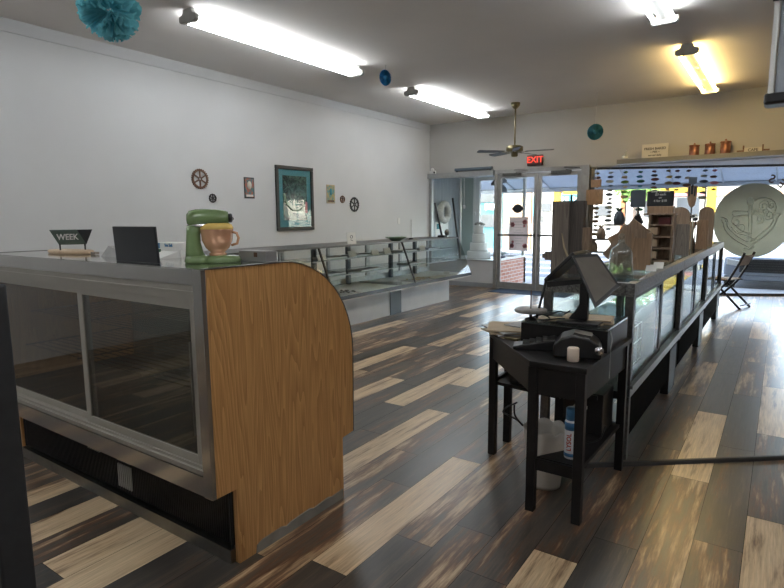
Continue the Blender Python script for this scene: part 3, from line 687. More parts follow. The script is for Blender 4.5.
M(o).box(XL, XL+.035, Y0, Y1, Z0, Z0+.055).box(XL, XL+.035, Y0, Y1, Z1-.055, Z1).box(XL, XL+.035, Y0, Y0+.055, Z0+.055, Z1-.055).box(XL, XL+.035, Y1-.055, Y1, Z0+.055, Z1-.055).build('frame', 'frame_brown', t, bevel=.006)
M(o).box(XL, XL+.012, Y0+.05, Y1-.05, Z0+.05, Z1-.05).build('mat_board', 'mat_teal', t)
M(o).box(XL+.012, XL+.015, Y0+.15, Y1-.15, Z0+.16, Z1-.15).build('artwork', 'picture_dark', t)
m = M(o); m.tube([(XL+.018, 6.40, 1.88), (XL+.018, 6.45, 1.72), (XL+.018, 6.58, 1.62), (XL+.018, 6.74, 1.62), (XL+.018, 6.84, 1.70), (XL+.018, 6.88, 1.82)], .018, 8, .006); m.build('swimming_shape', 'dish_green', t)
m = M(o); m.box(XL+.015, XL+.019, 6.88, 6.93, 1.58, 1.76).build('fish', 'pink', t)
M(o).box(XL+.022, XL+.024, Y0+.05, Y1-.05, Z0+.05, Z1-.05).build('glazing', 'picture_glass', t)

# ================================================================ RIGHT DISPLAY COUNTER (three units)
def counter(y0, lab, near):
    o = (-.95, y0+1.03, 0); y1 = y0+2.055
    t = thing('glass_counter', lab, 'display case', o, 'dark framed glass counters in the middle of the shop')
    XA, XB = -1.24, -.69
    M(o).box(XB-.05, XB+.002, y0, y1, 1.02, 1.10).box(XA, XA+.05, y0, y1, 1.02, 1.10).box(XA+.05, XB-.05, y0, y0+.05, 1.02, 1.10).box(XA+.05, XB-.05, y1-.05, y1, 1.02, 1.10).build('top_frame', 'grey_metal_speckle', t, bevel=.004)
    M(o).box(XA+.05, XB-.05, y0+.05, y1-.05, 1.088, 1.10).build('top_pane', 'shelf_glass', t)
    M(o).box(XB-.045, XB+.004, y0, y1, .40, .46).box(XB-.02, XB+.018, y0, y1, .455, .475).build('bottom_rail', 'alu', t)
    M(o).box(XA, XB-.045, y0, y1, .38, .43).build('deck', 'black_panel', t)
    M(o).box(XB-.03, XB-.005, y0+.02, y1-.02, .14, .40).build('plinth', 'plinth_black', t)
    for yy in (y0, y1-.05):
        for xx in (XA, XB-.05):
            M(o).box(xx, xx+.05, yy, yy+.05, 0 if (near and yy == y0) else .38, 1.02).build('post', 'grey_metal', t)
    for yy in (y0+1.55,): M(o).box(XB-.06, XB+.0, yy, yy+.34, 0, .38).build('foot', 'black_paint', t); 
    M(o).box(XA, XA+.06, y0+.3, y0+.6, 0, .38).build('foot', 'black_paint', t)
    M(o).box(XA, XA+.06, y1-.6, y1-.3, 0, .38).build('foot', 'black_paint', t)
    ym = (y0+y1)/2
    for a, b, xx in ((y0+.05, ym+.05, XB-.022), (ym-.05, y1-.05, XB-.038)):
        f = .05
        d = M(o).box(xx, xx+.012, a, a+f, .475, 1.02).box(xx, xx+.012, b-f-.02, b, .475, 1.02).box(xx, xx+.012, a+f, b-f, .475, .50).box(xx, xx+.012, a+f, b-f, .995, 1.02).build('sliding_door', 'black_paint', t)
        M(o).box(xx+.004, xx+.008, a+f, b-f, .50, .995).build('pane', 'case_glass', d)
    M(o).box(XA+.005, XA+.011, y0+.05, y1-.05, .43, 1.02).build('rear_pane', 'case_glass', t)
    if near: M(o).box(XA+.05, XB-.05, y0+.01, y0+.016, .43, 1.02).build('end_pane', 'case_glass', t)
    M(o).box(XA+.03, XB-.20, y0+.06, y1-.06, .74, .748).build('glass_shelf', 'shelf_glass', t)
    return t
counter(3.52, 'glass counter unit nearest the black register table, glass bottle on top', True)
counter(5.58, 'middle glass counter unit, behind the one with the glass bottle', False)
counter(7.64, 'farthest glass counter unit, in front of the folding chair', False)
# wire rack inside near unit
o = (-.86, 3.95, .43)
t = thing('wire_rack', 'small wire rack inside the nearest glass counter', 'rack', o)
m = M(o)
for z in (.45, .60, .72): m.tube([(-.92, 3.72, z), (-.92, 4.4, z)], .004, 5).tube([(-.80, 3.72, z), (-.80, 4.4, z)], .004, 5)
m.build('rail', 'white_enamel', t)
m = M(o)
for i in range(6): y = 3.72+i*.136; m.tube([(-.92, y, .435), (-.92, y, .72)], .004, 5).tube([(-.80, y, .435), (-.80, y, .72)], .004, 5).tube([(-.92, y, .72), (-.80, y, .72)], .004, 5)
m.build('upright', 'white_enamel', t)
CT = 1.10
# glass bottle on tray
o = (-.84, 3.78, CT)
t = M(o).box(-.965, -.695, 3.66, 3.92, CT, CT+.014).build('glass_tray', 'shelf_glass', bevel=.003); tag(t, 'square glass tray under the bottle on near counter corner', 'tray')
o = (-.835, 3.79, CT+.014)
t = thing('glass_bottle', 'square clear glass bottle with ball stopper on near end of counter', 'bottle', o)
T = Matrix.Translation(Vector(o)) @ Matrix.Rotation(.35, 4, 'Z')
M(o).lathe([(0, 0), (.075, 0), (.072, .02), (.066, .12), (.064, .15), (.055, .175), (.03, .20), (.020, .21), (.020, .232), (.014, .232), (.014, .212), (.05, .17), (.06, .14), (.068, .02), (0, .01)], 32, T, square=6).build('body', 'bottle_glass', t)
M(o).ball((o[0], o[1], o[2]+.253), .02).build('stopper', 'bottle_glass', t)
M(o).box(-.025, .02, -.072, -.069, .148, .153, T).build('clasp', 'chrome', t)
# big grey plank stand
def standboard(x0, x1, y, z0, z1, m, name, lab, cat, top=0, lean=0, th=.03, grp=None, rz=0):
    """a board with optional rounded top, built upright with its base at z0"""
    cx = (x0+x1)/2; w = (x1-x0)/2; h = z1-z0; o = (cx, y, z0); pts = [(-w, 0), (w, 0)]
    if top == 'round':
        for i in range(13): a = PI*i/12; pts.append((w*math.cos(a), h-w*.9+w*.9*math.sin(a)))
    elif top == 'soft':
        r = w*.35
        for i in range(5): a = PI/2*i/4; pts.append((w-r+r*math.cos(a), h-r+r*math.sin(a)))
        for i in range(5): a = PI/2*(1+i/4); pts.append((-w+r+r*math.cos(a), h-r+r*math.sin(a)))
    else: pts += [(w, h), (-w, h)]
    mt = Matrix.Translation(Vector(o)) @ Matrix.Rotation(rz, 4, 'Z') @ Matrix.Rotation(lean, 4, 'X')
    ob = M(o).prism(pts, -th/2, th/2, 'y', mt).build(name, m, bevel=.002); 
    if lab: tag(ob, lab, cat, grp)
    return ob
o = (-1.19, 3.92, CT)
t = thing('plank_stand', 'tall grey brown plank stand behind the tilted register screens', 'display stand', o)
M(o).box(-1.315, -1.20, 3.86, 3.95, CT, 1.60).build('plank', 'grey_wood', t)
M(o).box(-1.20, -1.105, 3.88, 3.95, CT, 1.60).build('plank', 'grey_wood_dark', t, label='darker brown plank')
M(o).box(-1.37, -1.31, 3.89, 3.93, 1.19, 1.25).box(-1.385, -1.345, 3.88, 3.94, 1.205, 1.235).build('knob', 'grey_wood', t)
M(o).box(-1.11, -1.06, 3.88, 3.94, 1.27, 1.42).build('block', 'old_wood', t)
m = M(o); m.tube([(-1.20, 3.85, 1.12), (-1.18, 3.84, 1.2), (-1.22, 3.85, 1.28), (-1.24, 3.85, 1.38)], .012, 8, .004).build('branch', 'manila', t)
# zigzag wooden tree display with ledges and dark ornaments
o = (-.97, 4.45, CT)
t = thing('leaning_planks', 'criss-crossed brown wooden planks leaning behind the glass bottle', 'display stand', o)
mt = Matrix.Translation((-1.0, 4.42, CT)) @ Matrix.Rotation(math.radians(38), 4, 'Y')
M(o).box(-.15, .0, -.015, .015, .02, .36, mt).build('plank', 'old_wood', t)
mt = Matrix.Translation((-.93, 4.48, CT)) @ Matrix.Rotation(math.radians(28), 4, 'Y')
M(o).box(-.2, -.06, -.015, .015, .04, .27, mt).build('plank', 'old_wood', t)
mt = Matrix.Translation((-.80, 4.46, CT)) @ Matrix.Rotation(math.radians(-30), 4, 'Y')
M(o).box(-.13, .0, -.015, .015, .07, .34, mt).build('plank', 'warm_wood', t)
M(o).box(-.90, -.765, 4.40, 4.43, CT, CT+.27).build('plank', 'warm_wood', t)
M(o).box(-.885, -.80, 4.385, 4.40, CT+.235, CT+.30).build('block', 'old_wood', t)
for (x, y, z, w) in ((-1.14, 4.52, 1.31, .13), (-1.03, 4.6, 1.42, .12), (-1.2, 4.55, 1.21, .10)):
    M(o).box(x-w, x+w*.8, y-.03, y+.03, z, z+.012).build('ledge', 'grey_wood', t)
def ornament(x, y, z, s, m, lab):
    o = (x, y, z); t = thing('ornament', lab, 'ornament', o, 'small ornaments on the plank ledges')
    M(o).lathe([(0, 0), (.03*s, 0), (.036*s, .03*s), (.026*s, .07*s), (.012*s, .085*s), (0, .088*s)], 14, Matrix.Translation(Vector(o))).build('body', m, t)
    mm = M(o)
    for i in range(6):
        a = i*PI/3; mm.tube([(x, y, z+.075*s), (x+.018*s*math.cos(a), y+.018*s*math.sin(a), z+.10*s), (x+.036*s*math.cos(a), y+.036*s*math.sin(a), z+.105*s)], .007*s, 5, .001)
    mm.build('crown', 'leaf' if m == 'slate_panel' else m, t)
ornament(-1.15, 4.52, 1.322, 1.0, 'old_wood', 'brown pineapple-shaped ornament on middle wooden ledge')
ornament(-1.04, 4.6, 1.432, 1.2, 'slate_panel', 'dark green ornament on highest wooden ledge')
ornament(-1.21, 4.55, 1.222, .9, 'old_wood', 'brown ornament on lowest wooden ledge, left of the bottle')
# sign sheet on black pedestal
o = (-.89, 4.62, CT)
t = thing('pedestal_sign', 'dark blank sheet sign on small black pedestal above the wooden planks', 'sign', o)
M(o).box(-.965, -.86, 4.61, 4.625, 1.56, 1.69).build('sheet', 'slate_panel', t)
M(o).tube([(-.91, 4.625, 1.10), (-.91, 4.625, 1.58)], .008, 8).prism([(-.95, 1.44), (-.87, 1.44), (-.895, 1.50), (-.925, 1.50)], 4.60, 4.65, 'y').build('pedestal', 'black_plastic', t)
# chalkboard on wooden pigeonhole tower
o = (-.86, 5.3, CT)
t = thing('pigeonhole_tower', 'brown wooden tower with stacked compartments and pale fronts on counter', 'display stand', o)
M(o).box(-.985, -.75, 5.27, 5.40, CT, 1.115).box(-.95, -.93, 5.27, 5.40, 1.115, 1.50).box(-.77, -.75, 5.27, 5.40, 1.115, 1.50).box(-.95, -.75, 5.38, 5.40, 1.115, 1.50).build('frame', 'old_wood', t)
M(o).box(-.99, -.74, 5.26, 5.41, 1.50, 1.515).build('top_board', 'old_wood', t)
for z in (1.21, 1.31, 1.41): M(o).box(-.95, -.75, 5.25, 5.39, z, z+.01).build('ledge', 'old_wood', t)
for z in (1.13, 1.235, 1.335): M(o).box(-.94, -.87, 5.255, 5.37, z, z+.06).build('drawer', 'pale_wood', t)
M(o).box(-.87, -.78, 5.28, 5.37, 1.42, 1.48).build('drawer', 'maroon', t)
o = (-.86, 5.25, 1.515)
t = M(o).box(-.965, -.762, 5.27, 5.38, 1.515, 1.575).build('wooden_box', 'warm_wood', bevel=.004); tag(t, 'plain brown wooden box on the compartment tower, under the chalkboard', 'box')
o = (-.865, 5.28, 1.575)
t = thing('chalkboard', 'small black chalkboard with pink rim and white writing on wooden box', 'chalkboard', o)
M(o).box(-.968, -.765, 5.27, 5.28, 1.575, 1.70).build('board', 'black_panel', t, bevel=.01)
M(o).box(-.972, -.761, 5.281, 5.286, 1.571, 1.704).build('rim', 'pink', t, bevel=.01)
text('lettering', 'Soap Samples\n$3 each\nor\n4 for $10', .027, 'chalk', t, (0, -.012, .085), (PI/2, 0, 0))
t = standboard(-.99, -.955, 5.0, CT, 1.40, 'trim_grey', 'grey_panel', 'narrow grey panel standing left of compartment tower', 'panel', lean=-.06)
t = standboard(-.965, -.955, 4.9, CT, 1.33, 'paper', 'white_strip', 'thin white strip beside the narrow grey panel', 'card')
for (x, y, lab) in ((-.75, 4.62, 'white price tag on near counter edge, behind the bottle'), (-.755, 4.36, 'smaller white price tag lying right of the bottle')):
    t = M((x, y, CT)).prism([(y, CT), (y+.02, CT), (y+.05, CT+.04), (y+.045, CT+.045)], x-.035, x+.035, 'x').build('price_tag', 'paper'); tag(t, lab, 'tag', 'price tags on the counter')
# cutting boards
G = 'upright wooden cutting boards on the counter'
standboard(-.97, -.86, 6.2, CT, 1.43, 'pale_wood', 'cutting_board', 'pale tall cutting board, left of the darker one', 'cutting board', th=.03, grp=G)
standboard(-.87, -.74, 6.22, CT, 1.41, 'grey_wood', 'cutting_board', 'dark brown soft-cornered cutting board right of the pale one', 'cutting board', 'soft', th=.03, grp=G)
standboard(-.97, -.78, 6.5, CT, 1.58, 'old_wood', 'paddle_board', 'round-topped brown paddle board behind the pale cutting board', 'cutting board', 'round', grp=G)
standboard(-.87, -.70, 8.1, CT, 1.60, 'old_wood', 'paddle_board', 'round-topped brown board beside the big round window decal', 'cutting board', 'round', grp=G)
standboard(-.82, -.70, 7.5, CT, 1.44, 'warm_wood', 'cutting_board', 'warm brown rectangular board at far end of counter', 'cutting board', 'soft', grp=G)
standboard(-.92, -.84, 7.4, CT, 1.40, 'pale_wood', 'cutting_board', 'narrow pale board between the two groups of boards', 'cutting board', grp=G)
o = (-.92, 7.55, CT)
t = thing('hat_stand', 'carved brown wedge stand holding a dark dish between the boards', 'display stand', o)
M(o).prism([(-.98, CT), (-.80, CT), (-.88, 1.30), (-.80, 1.42), (-1.0, 1.42), (-.93, 1.30)], 7.5, 7.54, 'y').build('wedge', 'old_wood', t)
M(o).lathe([(0, 0), (.05, .005), (.08, .03), (.05, .02), (0, .012)], 20, Matrix.Translation((-.88, 7.46, 1.28)) @ Matrix.Rotation(-.7, 4, 'Y')).build('dish', 'grey_metal', t)
o = (-.9, 7.62, CT)
t = thing('totem', 'carved wooden totem figure on a stick with black sign above', 'figure', o)
M(o).tube([(-.905, 7.62, CT), (-.905, 7.62, 1.86)], .008, 8).build('pole', 'black_plastic', t)
M(o).prism([(-.955, 1.84), (-.95, 1.68), (-.93, 1.61), (-.90, 1.58), (-.87, 1.61), (-.855, 1.68), (-.85, 1.84)], 7.57, 7.61, 'y').build('mask', 'warm_wood', t, bevel=.006)
M(o).box(-.94, -.925, 7.56, 7.57, 1.72, 1.83).box(-.88, -.865, 7.56, 7.57, 1.72, 1.83).box(-.915, -.89, 7.56, 7.57, 1.74, 1.84).build('markings', 'black_panel', t)
M(o).prism([(-.945, 1.87), (-.90, 1.855), (-.86, 1.87), (-.86, 1.94), (-.945, 1.945)], 7.58, 7.60, 'y').build('sign', 'slate_panel', t)
rr_ = random.Random(4)
for i, (x, z) in enumerate(((-.98, 1.47), (-.93, 1.50), (-.90, 1.45), (-.85, 1.49), (-.82, 1.46), (-1.0, 1.43))):
    mm = M((x, 7.35, CT))
    mm.tube([(x, 7.35, CT), (x, 7.35, z)], .006, 6)
    for q in range(5): mm.ball((x+rr_.uniform(-.025, .025), 7.35+rr_.uniform(-.02, .02), z+rr_.uniform(-.02, .04)), .014, 1.3, .5, 1, 5)
    t = mm.build('flower_pick', 'vinyl_line' if i % 2 else 'black_panel')
    tag(t, ('pale' if i % 2 else 'black') + ' flower pick on thin stem below the totem, ' + ('leftmost', 'second from left', 'third from left', 'fourth from left', 'rightmost', 'lowest, beside the paddle board')[i], 'ornament', 'flower picks below the totem')
# sign board on the window frame
o = (-2.9, 10.75, 1.70)
t = thing('hanging_board', 'brown wooden board hanging by the window frame right of the doors', 'sign', o)
M(o).box(-3.06, -2.76, 10.85, 10.885, 1.70, 1.98).box(-2.98, -2.80, 10.85, 10.885, 2.02, 2.16).build('board', 'warm_wood', t)
M(o).tube([(-2.9, 10.89, 1.98), (-2.9, 10.89, 2.46)], .006, 6).build('cord', 'string', t)
# hanging strands
cols = [('brass', 'rust_gear'), ('vinyl_grey', 'slate_panel'), ('leaf_bright', 'manila'), ('leaf', 'teal_disc'), ('maroon', 'dark_gear'), ('brass', 'yellow_guard'), ('maroon', 'slate_panel'), ('rust_gear', 'manila'), ('slate_panel', 'vinyl_grey'), ('pink', 'rust_gear')]
names = ['bronze', 'grey blue', 'yellow green', 'green', 'dark red', 'golden', 'purple', 'brown', 'slate', 'pink']
for i, (x, y, zb, n) in enumerate(((-2.90, 10.96, 1.15, 15), (-2.66, 10.95, 1.25, 14), (-2.42, 11.02, 1.75, 7), (-2.18, 11.12, 1.35, 12), (-1.95, 11.16, 1.85, 7), (-1.72, 11.2, 1.85, 5), (-1.60, 11.32, 1.95, 4), (-1.44, 11.4, 1.9, 4), (-1.2, 11.55, 1.8, 6), (-1.05, 11.62, 1.95, 4))):
    o = (x, y, 2.43 if y > 10.92 else 2.40)
    t = thing('hanging_strand', f'{names[i]} shell strand hanging at the window, number {i+1} from the doors'.replace(f'number {i+1}', ('first', 'second', 'third', 'fourth', 'fifth', 'sixth', 'seventh', 'eighth', 'ninth', 'tenth')[i]), 'mobile', o, 'hanging shell strands in the window')
    M(o).tube([(x, y, o[2]), (x, y, zb)], .002, 4).build('cord', 'string', t)
    for j in range(n):
        z = 2.28-(2.28-zb)*j/max(n-1, 1); s = .042+.014*((j*7+i*3) % 3)
        M(o).ball((x+.012*math.sin(j*2.1+i), y, z), s, 1, .35, .42, 6).prism([(x-s, z-.01), (x+s*.2, z-.004), (x+s*.6, z-.03)], y-.006, y+.006, 'y').build('shell', cols[i][j % 2], t)

# ================================================================ REGISTER TABLE
H = .79
o = (-1.05, 3.02, 0)
t = thing('register_table', 'black wooden corner table with clipped front corner holding the register', 'table', o)
top = [(-1.447, 3.15), (-.98, 2.607), (-.702, 2.607), (-.672, 3.44), (-1.447, 3.44)]
M(o).prism(top, H-.028, H, 'z').build('tabletop', 'black_paint', t, bevel=.003)
ap = [(-1.43, 3.16), (-.975, 2.62), (-.715, 2.62), (-.685, 3.41), (-1.43, 3.41)]
m = M(o)
for a, b in zip(ap, ap[1:]+ap[:1]):
    d = Vector((b[0]-a[0], b[1]-a[1])).normalized(); n = Vector((-d.y, d.x))*.018
    m.prism([a, b, (b[0]+n.x, b[1]+n.y), (a[0]+n.x, a[1]+n.y)], H-.165, H-.028, 'z')
m.build('apron', 'black_paint', t)
for x, y in ((-1.42, 3.165), (-.965, 2.635), (-.73, 2.635), (-.70, 3.37), (-1.42, 3.40)):
    M(o).box(x-.022, x+.022, y-.022, y+.022, 0, H-.028).build('leg', 'black_paint', t, bevel=.002)
M(o).prism([(-.95, 2.65), (-.72, 2.65), (-.70, 3.38), (-.86, 3.38), (-.82, 2.86)], .265, .285, 'z').box(-.97, -.72, 2.625, 2.64, .225, .285).build('lower_shelf', 'black_paint', t)
M(o).prism([(-1.41, 3.17), (-.98, 3.10), (-.98, 3.40), (-1.41, 3.40)], .455, .475, 'z').box(-1.43, -1.41, 3.17, 3.41, .44, .49).box(-1.41, -1.0, 3.385, 3.40, .42, .47).build('side_shelf', 'black_paint', t)
# riser box
o = (-.92, 3.2, H)
t = thing('register_riser', 'black open box riser on the back of the register table', 'box', o)
M(o).box(-1.17, -.70, 2.97, 2.985, H, .905).box(-1.17, -.70, 3.41, 3.425, H, .905).box(-1.17, -1.155, 2.985, 3.41, H, .905).box(-.715, -.70, 2.985, 3.41, H, .905).build('sides', 'black_paint', t)
M(o).box(-1.17, -.70, 2.97, 3.425, .905, .915).build('glass_top', 'shelf_glass', t)
M(o).box(-1.155, -.715, 2.985, 3.41, H, H+.01).build('bottom', 'black_paint', t)
# papers
def sheets(x, y, z, w, l, n, rz, lab, m1='paper_grey', th=.006):
    o = (x, y, z); t = thing('paper_stack', lab, 'paper', o); r3 = random.Random(int(x*100+y*10))
    for i in range(n):
        mt = Matrix.Translation((x+r3.uniform(-.01, .01), y+r3.uniform(-.01, .01), z)) @ Matrix.Rotation(rz+r3.uniform(-.3, .3), 4, 'Z')
        M(o).box(-w, w, -l, l, i*th+.0003, i*th+th-.0003, mt).build('sheet', m1 if i % 2 else 'manila', t)
sheets(-1.335, 3.20, H, .12, .15, 5, .62, 'stack of grey and tan papers on left corner of register table', 'paper_grey', .008)
sheets(-1.30, 3.27, H+.033, .06, .09, 2, -.3, 'small paper pad on top of the papers at left of table', 'paper_grey', .007)
sheets(-.86, 3.18, .9155, .13, .09, 3, .2, 'grey booklets lying on the riser below the screens', 'paper_grey', .007)
sheets(-.80, 3.08, .9155, .055, .02, 1, .1, 'small tan card on front edge of the riser', 'manila')
sheets(-1.06, 3.12, .9155, .07, .06, 1, .3, 'pale paper under the coiled cable on riser', 'paper')
for o in []: pass
# round spindle stand
o = (-1.13, 3.05, .915)
t = thing('spindle_stand', 'round marbled plate with upright spindle beside the register', 'stand', (-1.135, 3.02, .915))
o = (-1.135, 3.02, .915); T = Matrix.Translation(Vector(o)) @ Matrix.Diagonal((1, 1, 1.35, 1))
M(o).lathe([(0, 0), (.035, 0), (.03, .008), (.008, .014), (.008, .035), (0, .035)], 20, T).build('foot', 'black_plastic', t)
M(o).lathe([(0, .035), (.085, .035), (.09, .04), (.09, .046), (.084, .05), (0, .05)], 32, T).build('plate', 'marble', t)
M(o).lathe([(0, .05), (.0045, .05), (.003, .125), (0, .128)], 12, T).build('spindle', 'rust_gear', t)
# double register screens (gable) on pedestal
o = (-.87, 3.2, .915)
t = thing('register_screens', 'two tilted black framed register screens joined at the top, on pedestal', 'screen', o)
Yc = 3.05
M(o).prism([(-.985, .916), (-.76, .916), (-.76, .93), (-.985, .93)], Yc-.05, Yc+.17, 'y').build('foot_plate', 'black_plastic', t, bevel=.004)
M(o).prism([(-.945, .93), (-.84, .93), (-.835, 1.17), (-.885, 1.17), (-.885, 1.02), (-.90, .99)], Yc+.03, Yc+.07, 'y').build('pedestal', 'black_plastic', t, bevel=.006)
def panel(p_top, p_bot, th, name, ya, yb, lab=None):
    a, b = Vector((*p_top, 0)), Vector((*p_bot, 0)); d = (b-a).normalized(); n = Vector((-d.y, d.x, 0))*th
    q = [(a.x, a.y), (b.x, b.y), (b.x+n.x, b.y+n.y), (a.x+n.x, a.y+n.y)]
    return M(o).prism(q, ya, yb, 'y').build(name, 'black_plastic', t, bevel=.004)
panel((-.905, 1.292), (-1.06, 1.135), -.02, 'rear_screen', Yc-.01, Yc+.22)
# right screen as a plate facing the clerk: four corners from ridge to lower tip
Q = [Vector(p) for p in ((-.915, Yc-.03, 1.29), (-.795, Yc+.02, 1.30), (-.675, Yc+.02, 1.135), (-.755, Yc-.13, 1.035))]
nn = (Q[1]-Q[0]).cross(Q[3]-Q[0]).normalized()
m = M(o); A = [m.b.verts.new(q) for q in Q]; B = [m.b.verts.new(q+nn*.022) for q in Q]
m.b.faces.new(A); m.b.faces.new(B[::-1])
for i in range(4): m.b.faces.new([A[i], B[i], B[(i+1) % 4], A[(i+1) % 4]])
sc = m.build('front_screen', 'black_plastic', t)
cen = sum(Q, Vector())/4
side = -1 if nn.y > 0 else 1
tocam = Vector((0, 0, 1.5))-cen
m = M(o); dn = nn*(-.0015) if nn.dot(tocam) < 0 else nn*.0235
m.face([cen+(q-cen)*.86+dn for q in Q]); m.build('display', 'screen_glass', sc)
m = M(o); m.prism([(-1.06, 1.135), (-.87, 1.16), (-.87, 1.135), (-1.055, 1.105)], Yc+.0, Yc+.2, 'y').build('rear_housing', 'black_plastic', t)
M(o).tube([(-1.063, Yc, 1.14), (-1.085, Yc, 1.04), (-1.115, Yc+.01, .925)], .008, 8).build('support_rod', 'black_plastic', t)
# cables on riser
def cable(pts, r, lab, loc, m='black_plastic'):
    P_ = [Vector(p) for p in pts]; out = []
    for i in range(len(P_)-1):
        p0, p1, p2, p3 = P_[max(i-1, 0)], P_[i], P_[i+1], P_[min(i+2, len(P_)-1)]
        for k in range(6):
            u = k/6; out.append(.5*((2*p1)+(p2-p0)*u+(2*p0-5*p1+4*p2-p3)*u*u+(3*p1-p0-3*p2+p3)*u**3))
    out.append(P_[-1]); c = M(loc).tube(out, r, 6).build('cable', m); tag(c, lab, 'cable'); return c
cable([(-1.14, 3.03, .923), (-1.09, 3.07, .945), (-1.03, 3.04, .93), (-1.08, 3.0, .925), (-1.04, 2.99, .93), (-.98, 3.05, .935), (-.95, 3.1, .93)], .004, 'black cable looping over the riser left of the screens', (-1.05, 3.05, .92))
cable([(-1.09, 3.16, .923), (-1.03, 3.2, .95), (-.98, 3.16, .95), (-.95, 3.14, .97)], .004, 'black cable rising to the pedestal of the screens', (-1.05, 3.15, .92))
cable([(-1.19, 2.99, .43), (-1.24, 2.96, .40), (-1.26, 2.95, .37), (-1.22, 2.94, .36), (-1.18, 2.97, .33), (-1.15, 2.98, .30), (-1.19, 2.96, .36), (-1.2, 2.97, .42)], .005, 'black looped plug cable hanging below side shelf', (-1.2, 2.97, .35))
cable([(-.88, 2.98, .43), (-.86, 2.94, .36), (-.81, 2.92, .30), (-.77, 2.97, .29), (-.73, 3.03, .30), (-.715, 3.07, .36)], .004, 'black cable on lower shelf running to the right leg', (-.85, 3.0, .29))
cable([(-.87, 3.0, .47), (-.85, 2.98, .42), (-.83, 2.99, .36), (-.825, 3.0, .30)], .004, 'pale cable hanging under the register table', (-.85, 3.0, .4), 'fixture_cap')
cable([(-.70, 3.02, .90), (-.685, 3.0, .86), (-.69, 3.0, .80), (-.685, 2.98, .70), (-.68, 2.96, .66)], .003, 'thin pale cord hanging at right side of register table', (-.69, 3, .7), 'fixture_cap')
# printer
o = (-.80, 2.86, H)
t = thing('receipt_printer', 'black domed receipt printer at right of register table', 'printer', o)
pr = [(-.135, 0), (.095, 0), (.10, .04), (.085, .075), (.04, .105), (-.04, .12), (-.10, .10), (-.135, .06)]
T = Matrix.Translation(Vector(o)) @ Matrix.Rotation(.25, 4, 'Z')
M(o).prism(pr, -.09, .09, 'y', T).build('body', 'black_plastic', t, bevel=.01)
M(o).prism([(-.04, .121), (.04, .106), (.05, .111), (-.035, .126)], -.05, .05, 'y', T).build('lid', 'grey_metal', t)
M(o).lathe([(0, 0), (.022, 0), (.022, .012), (0, .012)], 16, T @ Matrix.Translation((.085, -.09, .05)) @ Matrix.Rotation(PI/2, 4, 'X')).build('roll_cap', 'chrome', t)
o = (-1.05, 2.885, H)
t = thing('card_terminal', 'black wedge keypad terminal on clipped corner of register table', 'keypad', o)
T = Matrix.Translation(Vector(o)) @ Matrix.Rotation(.35, 4, 'Z')
M(o).prism([(-.12, 0), (.12, 0), (.12, .055), (.10, .065), (-.12, .018)], -.06, .06, 'y', T).build('body', 'black_plastic', t, bevel=.006)
m = M(o)
for i in range(4):
    for j in range(3): m.box(-.07+i*.035, -.045+i*.035, -.04+j*.03, -.02+j*.03, .026+.008*i+.0, .038+.008*i, T)
m.build('keys', 'grey_metal', t)
o = (-1.20, 2.985, H)
t = M(o).box(-.05, .05, -.018, .018, 0, .014, Matrix.Translation((-1.24, 3.02, H)) @ Matrix.Rotation(-.2, 4, 'Z')).build('pen_box', 'brass', bevel=.003); tag(t, 'small brass trimmed case lying on left edge of register table', 'case')
o = (-.80, 2.72, H)
t = M(o).lathe([(0, 0), (.026, 0), (.0285, .004), (.0285, .064), (.025, .069), (0, .068)], 24, Matrix.Translation(Vector(o))).build('pillar_candle', 'cup_paper'); tag(t, 'small beige cylinder cup on front edge of register table', 'cup')
# lower shelf things
o = (-.80, 2.74, .285); T = Matrix.Translation(Vector(o))
t = thing('spray_can', 'white and blue spray can on lower shelf of register table', 'spray can', o)
M(o).lathe([(0, 0), (.031, 0), (.033, .004), (.033, .19), (.028, .20), (0, .2)], 20, T).build('body', 'white_can', t)
M(o).lathe([(.0335, .012), (.0335, .03), (.034, .03), (.034, .012)], 20, T).build('base_band', 'blue_can', t)
M(o).lathe([(0, .2), (.030, .2), (.030, .255), (.024, .262), (0, .262)], 20, T).lathe([(.0335, .15), (.0335, .19), (.034, .19), (.034, .15)], 20, T).build('cap', 'blue_can', t)
text('lettering', 'LYSOL', .032, 'red_print', t, (.0, -.035, .09), (PI/2, -PI/2, 0))
o = (-1.24, 3.24, .475)
t = thing('tool_bag', 'maroon topped black bag on side shelf of register table', 'bag', o)
M(o).box(-1.33, -1.13, 3.19, 3.32, .475, .55).build('body', 'black_plastic', t, bevel=.015)
M(o).box(-1.31, -1.12, 3.18, 3.33, .552, .578).build('lid', 'maroon', t, bevel=.01)
M(o).torus((-1.34, 3.25, .535), .028, .006, Matrix.Rotation(PI/2, 3, 'Y'), 16, 6).build('strap', 'leaf', t)
o = (-1.07, 3.22, .475)
t = M(o).box(-1.10, -.99, 3.17, 3.3, .475, .56).build('power_brick', 'maroon', bevel=.006); tag(t, 'dark reddish box on side shelf beside the bag', 'box')
o = (-.88, 3.2, .285)
t = thing('computer_box', 'black computer box at back of lower shelf under the register table', 'computer', o)
M(o).box(-.85, -.74, 3.10, 3.34, .286, .52).build('body', 'black_plastic', t, bevel=.006)
M(o).box(-.82, -.77, 3.093, 3.0995, .49, .515).build('label_plate', 'black_panel', t)
t = M((-.85, 3.02, .42)).box(-.87, -.80, 2.98, 3.02, .455, .475).build('cable_plug', 'fixture_cap', bevel=.004); tag(t, 'pale plug adapter hanging under the register table', 'adapter')
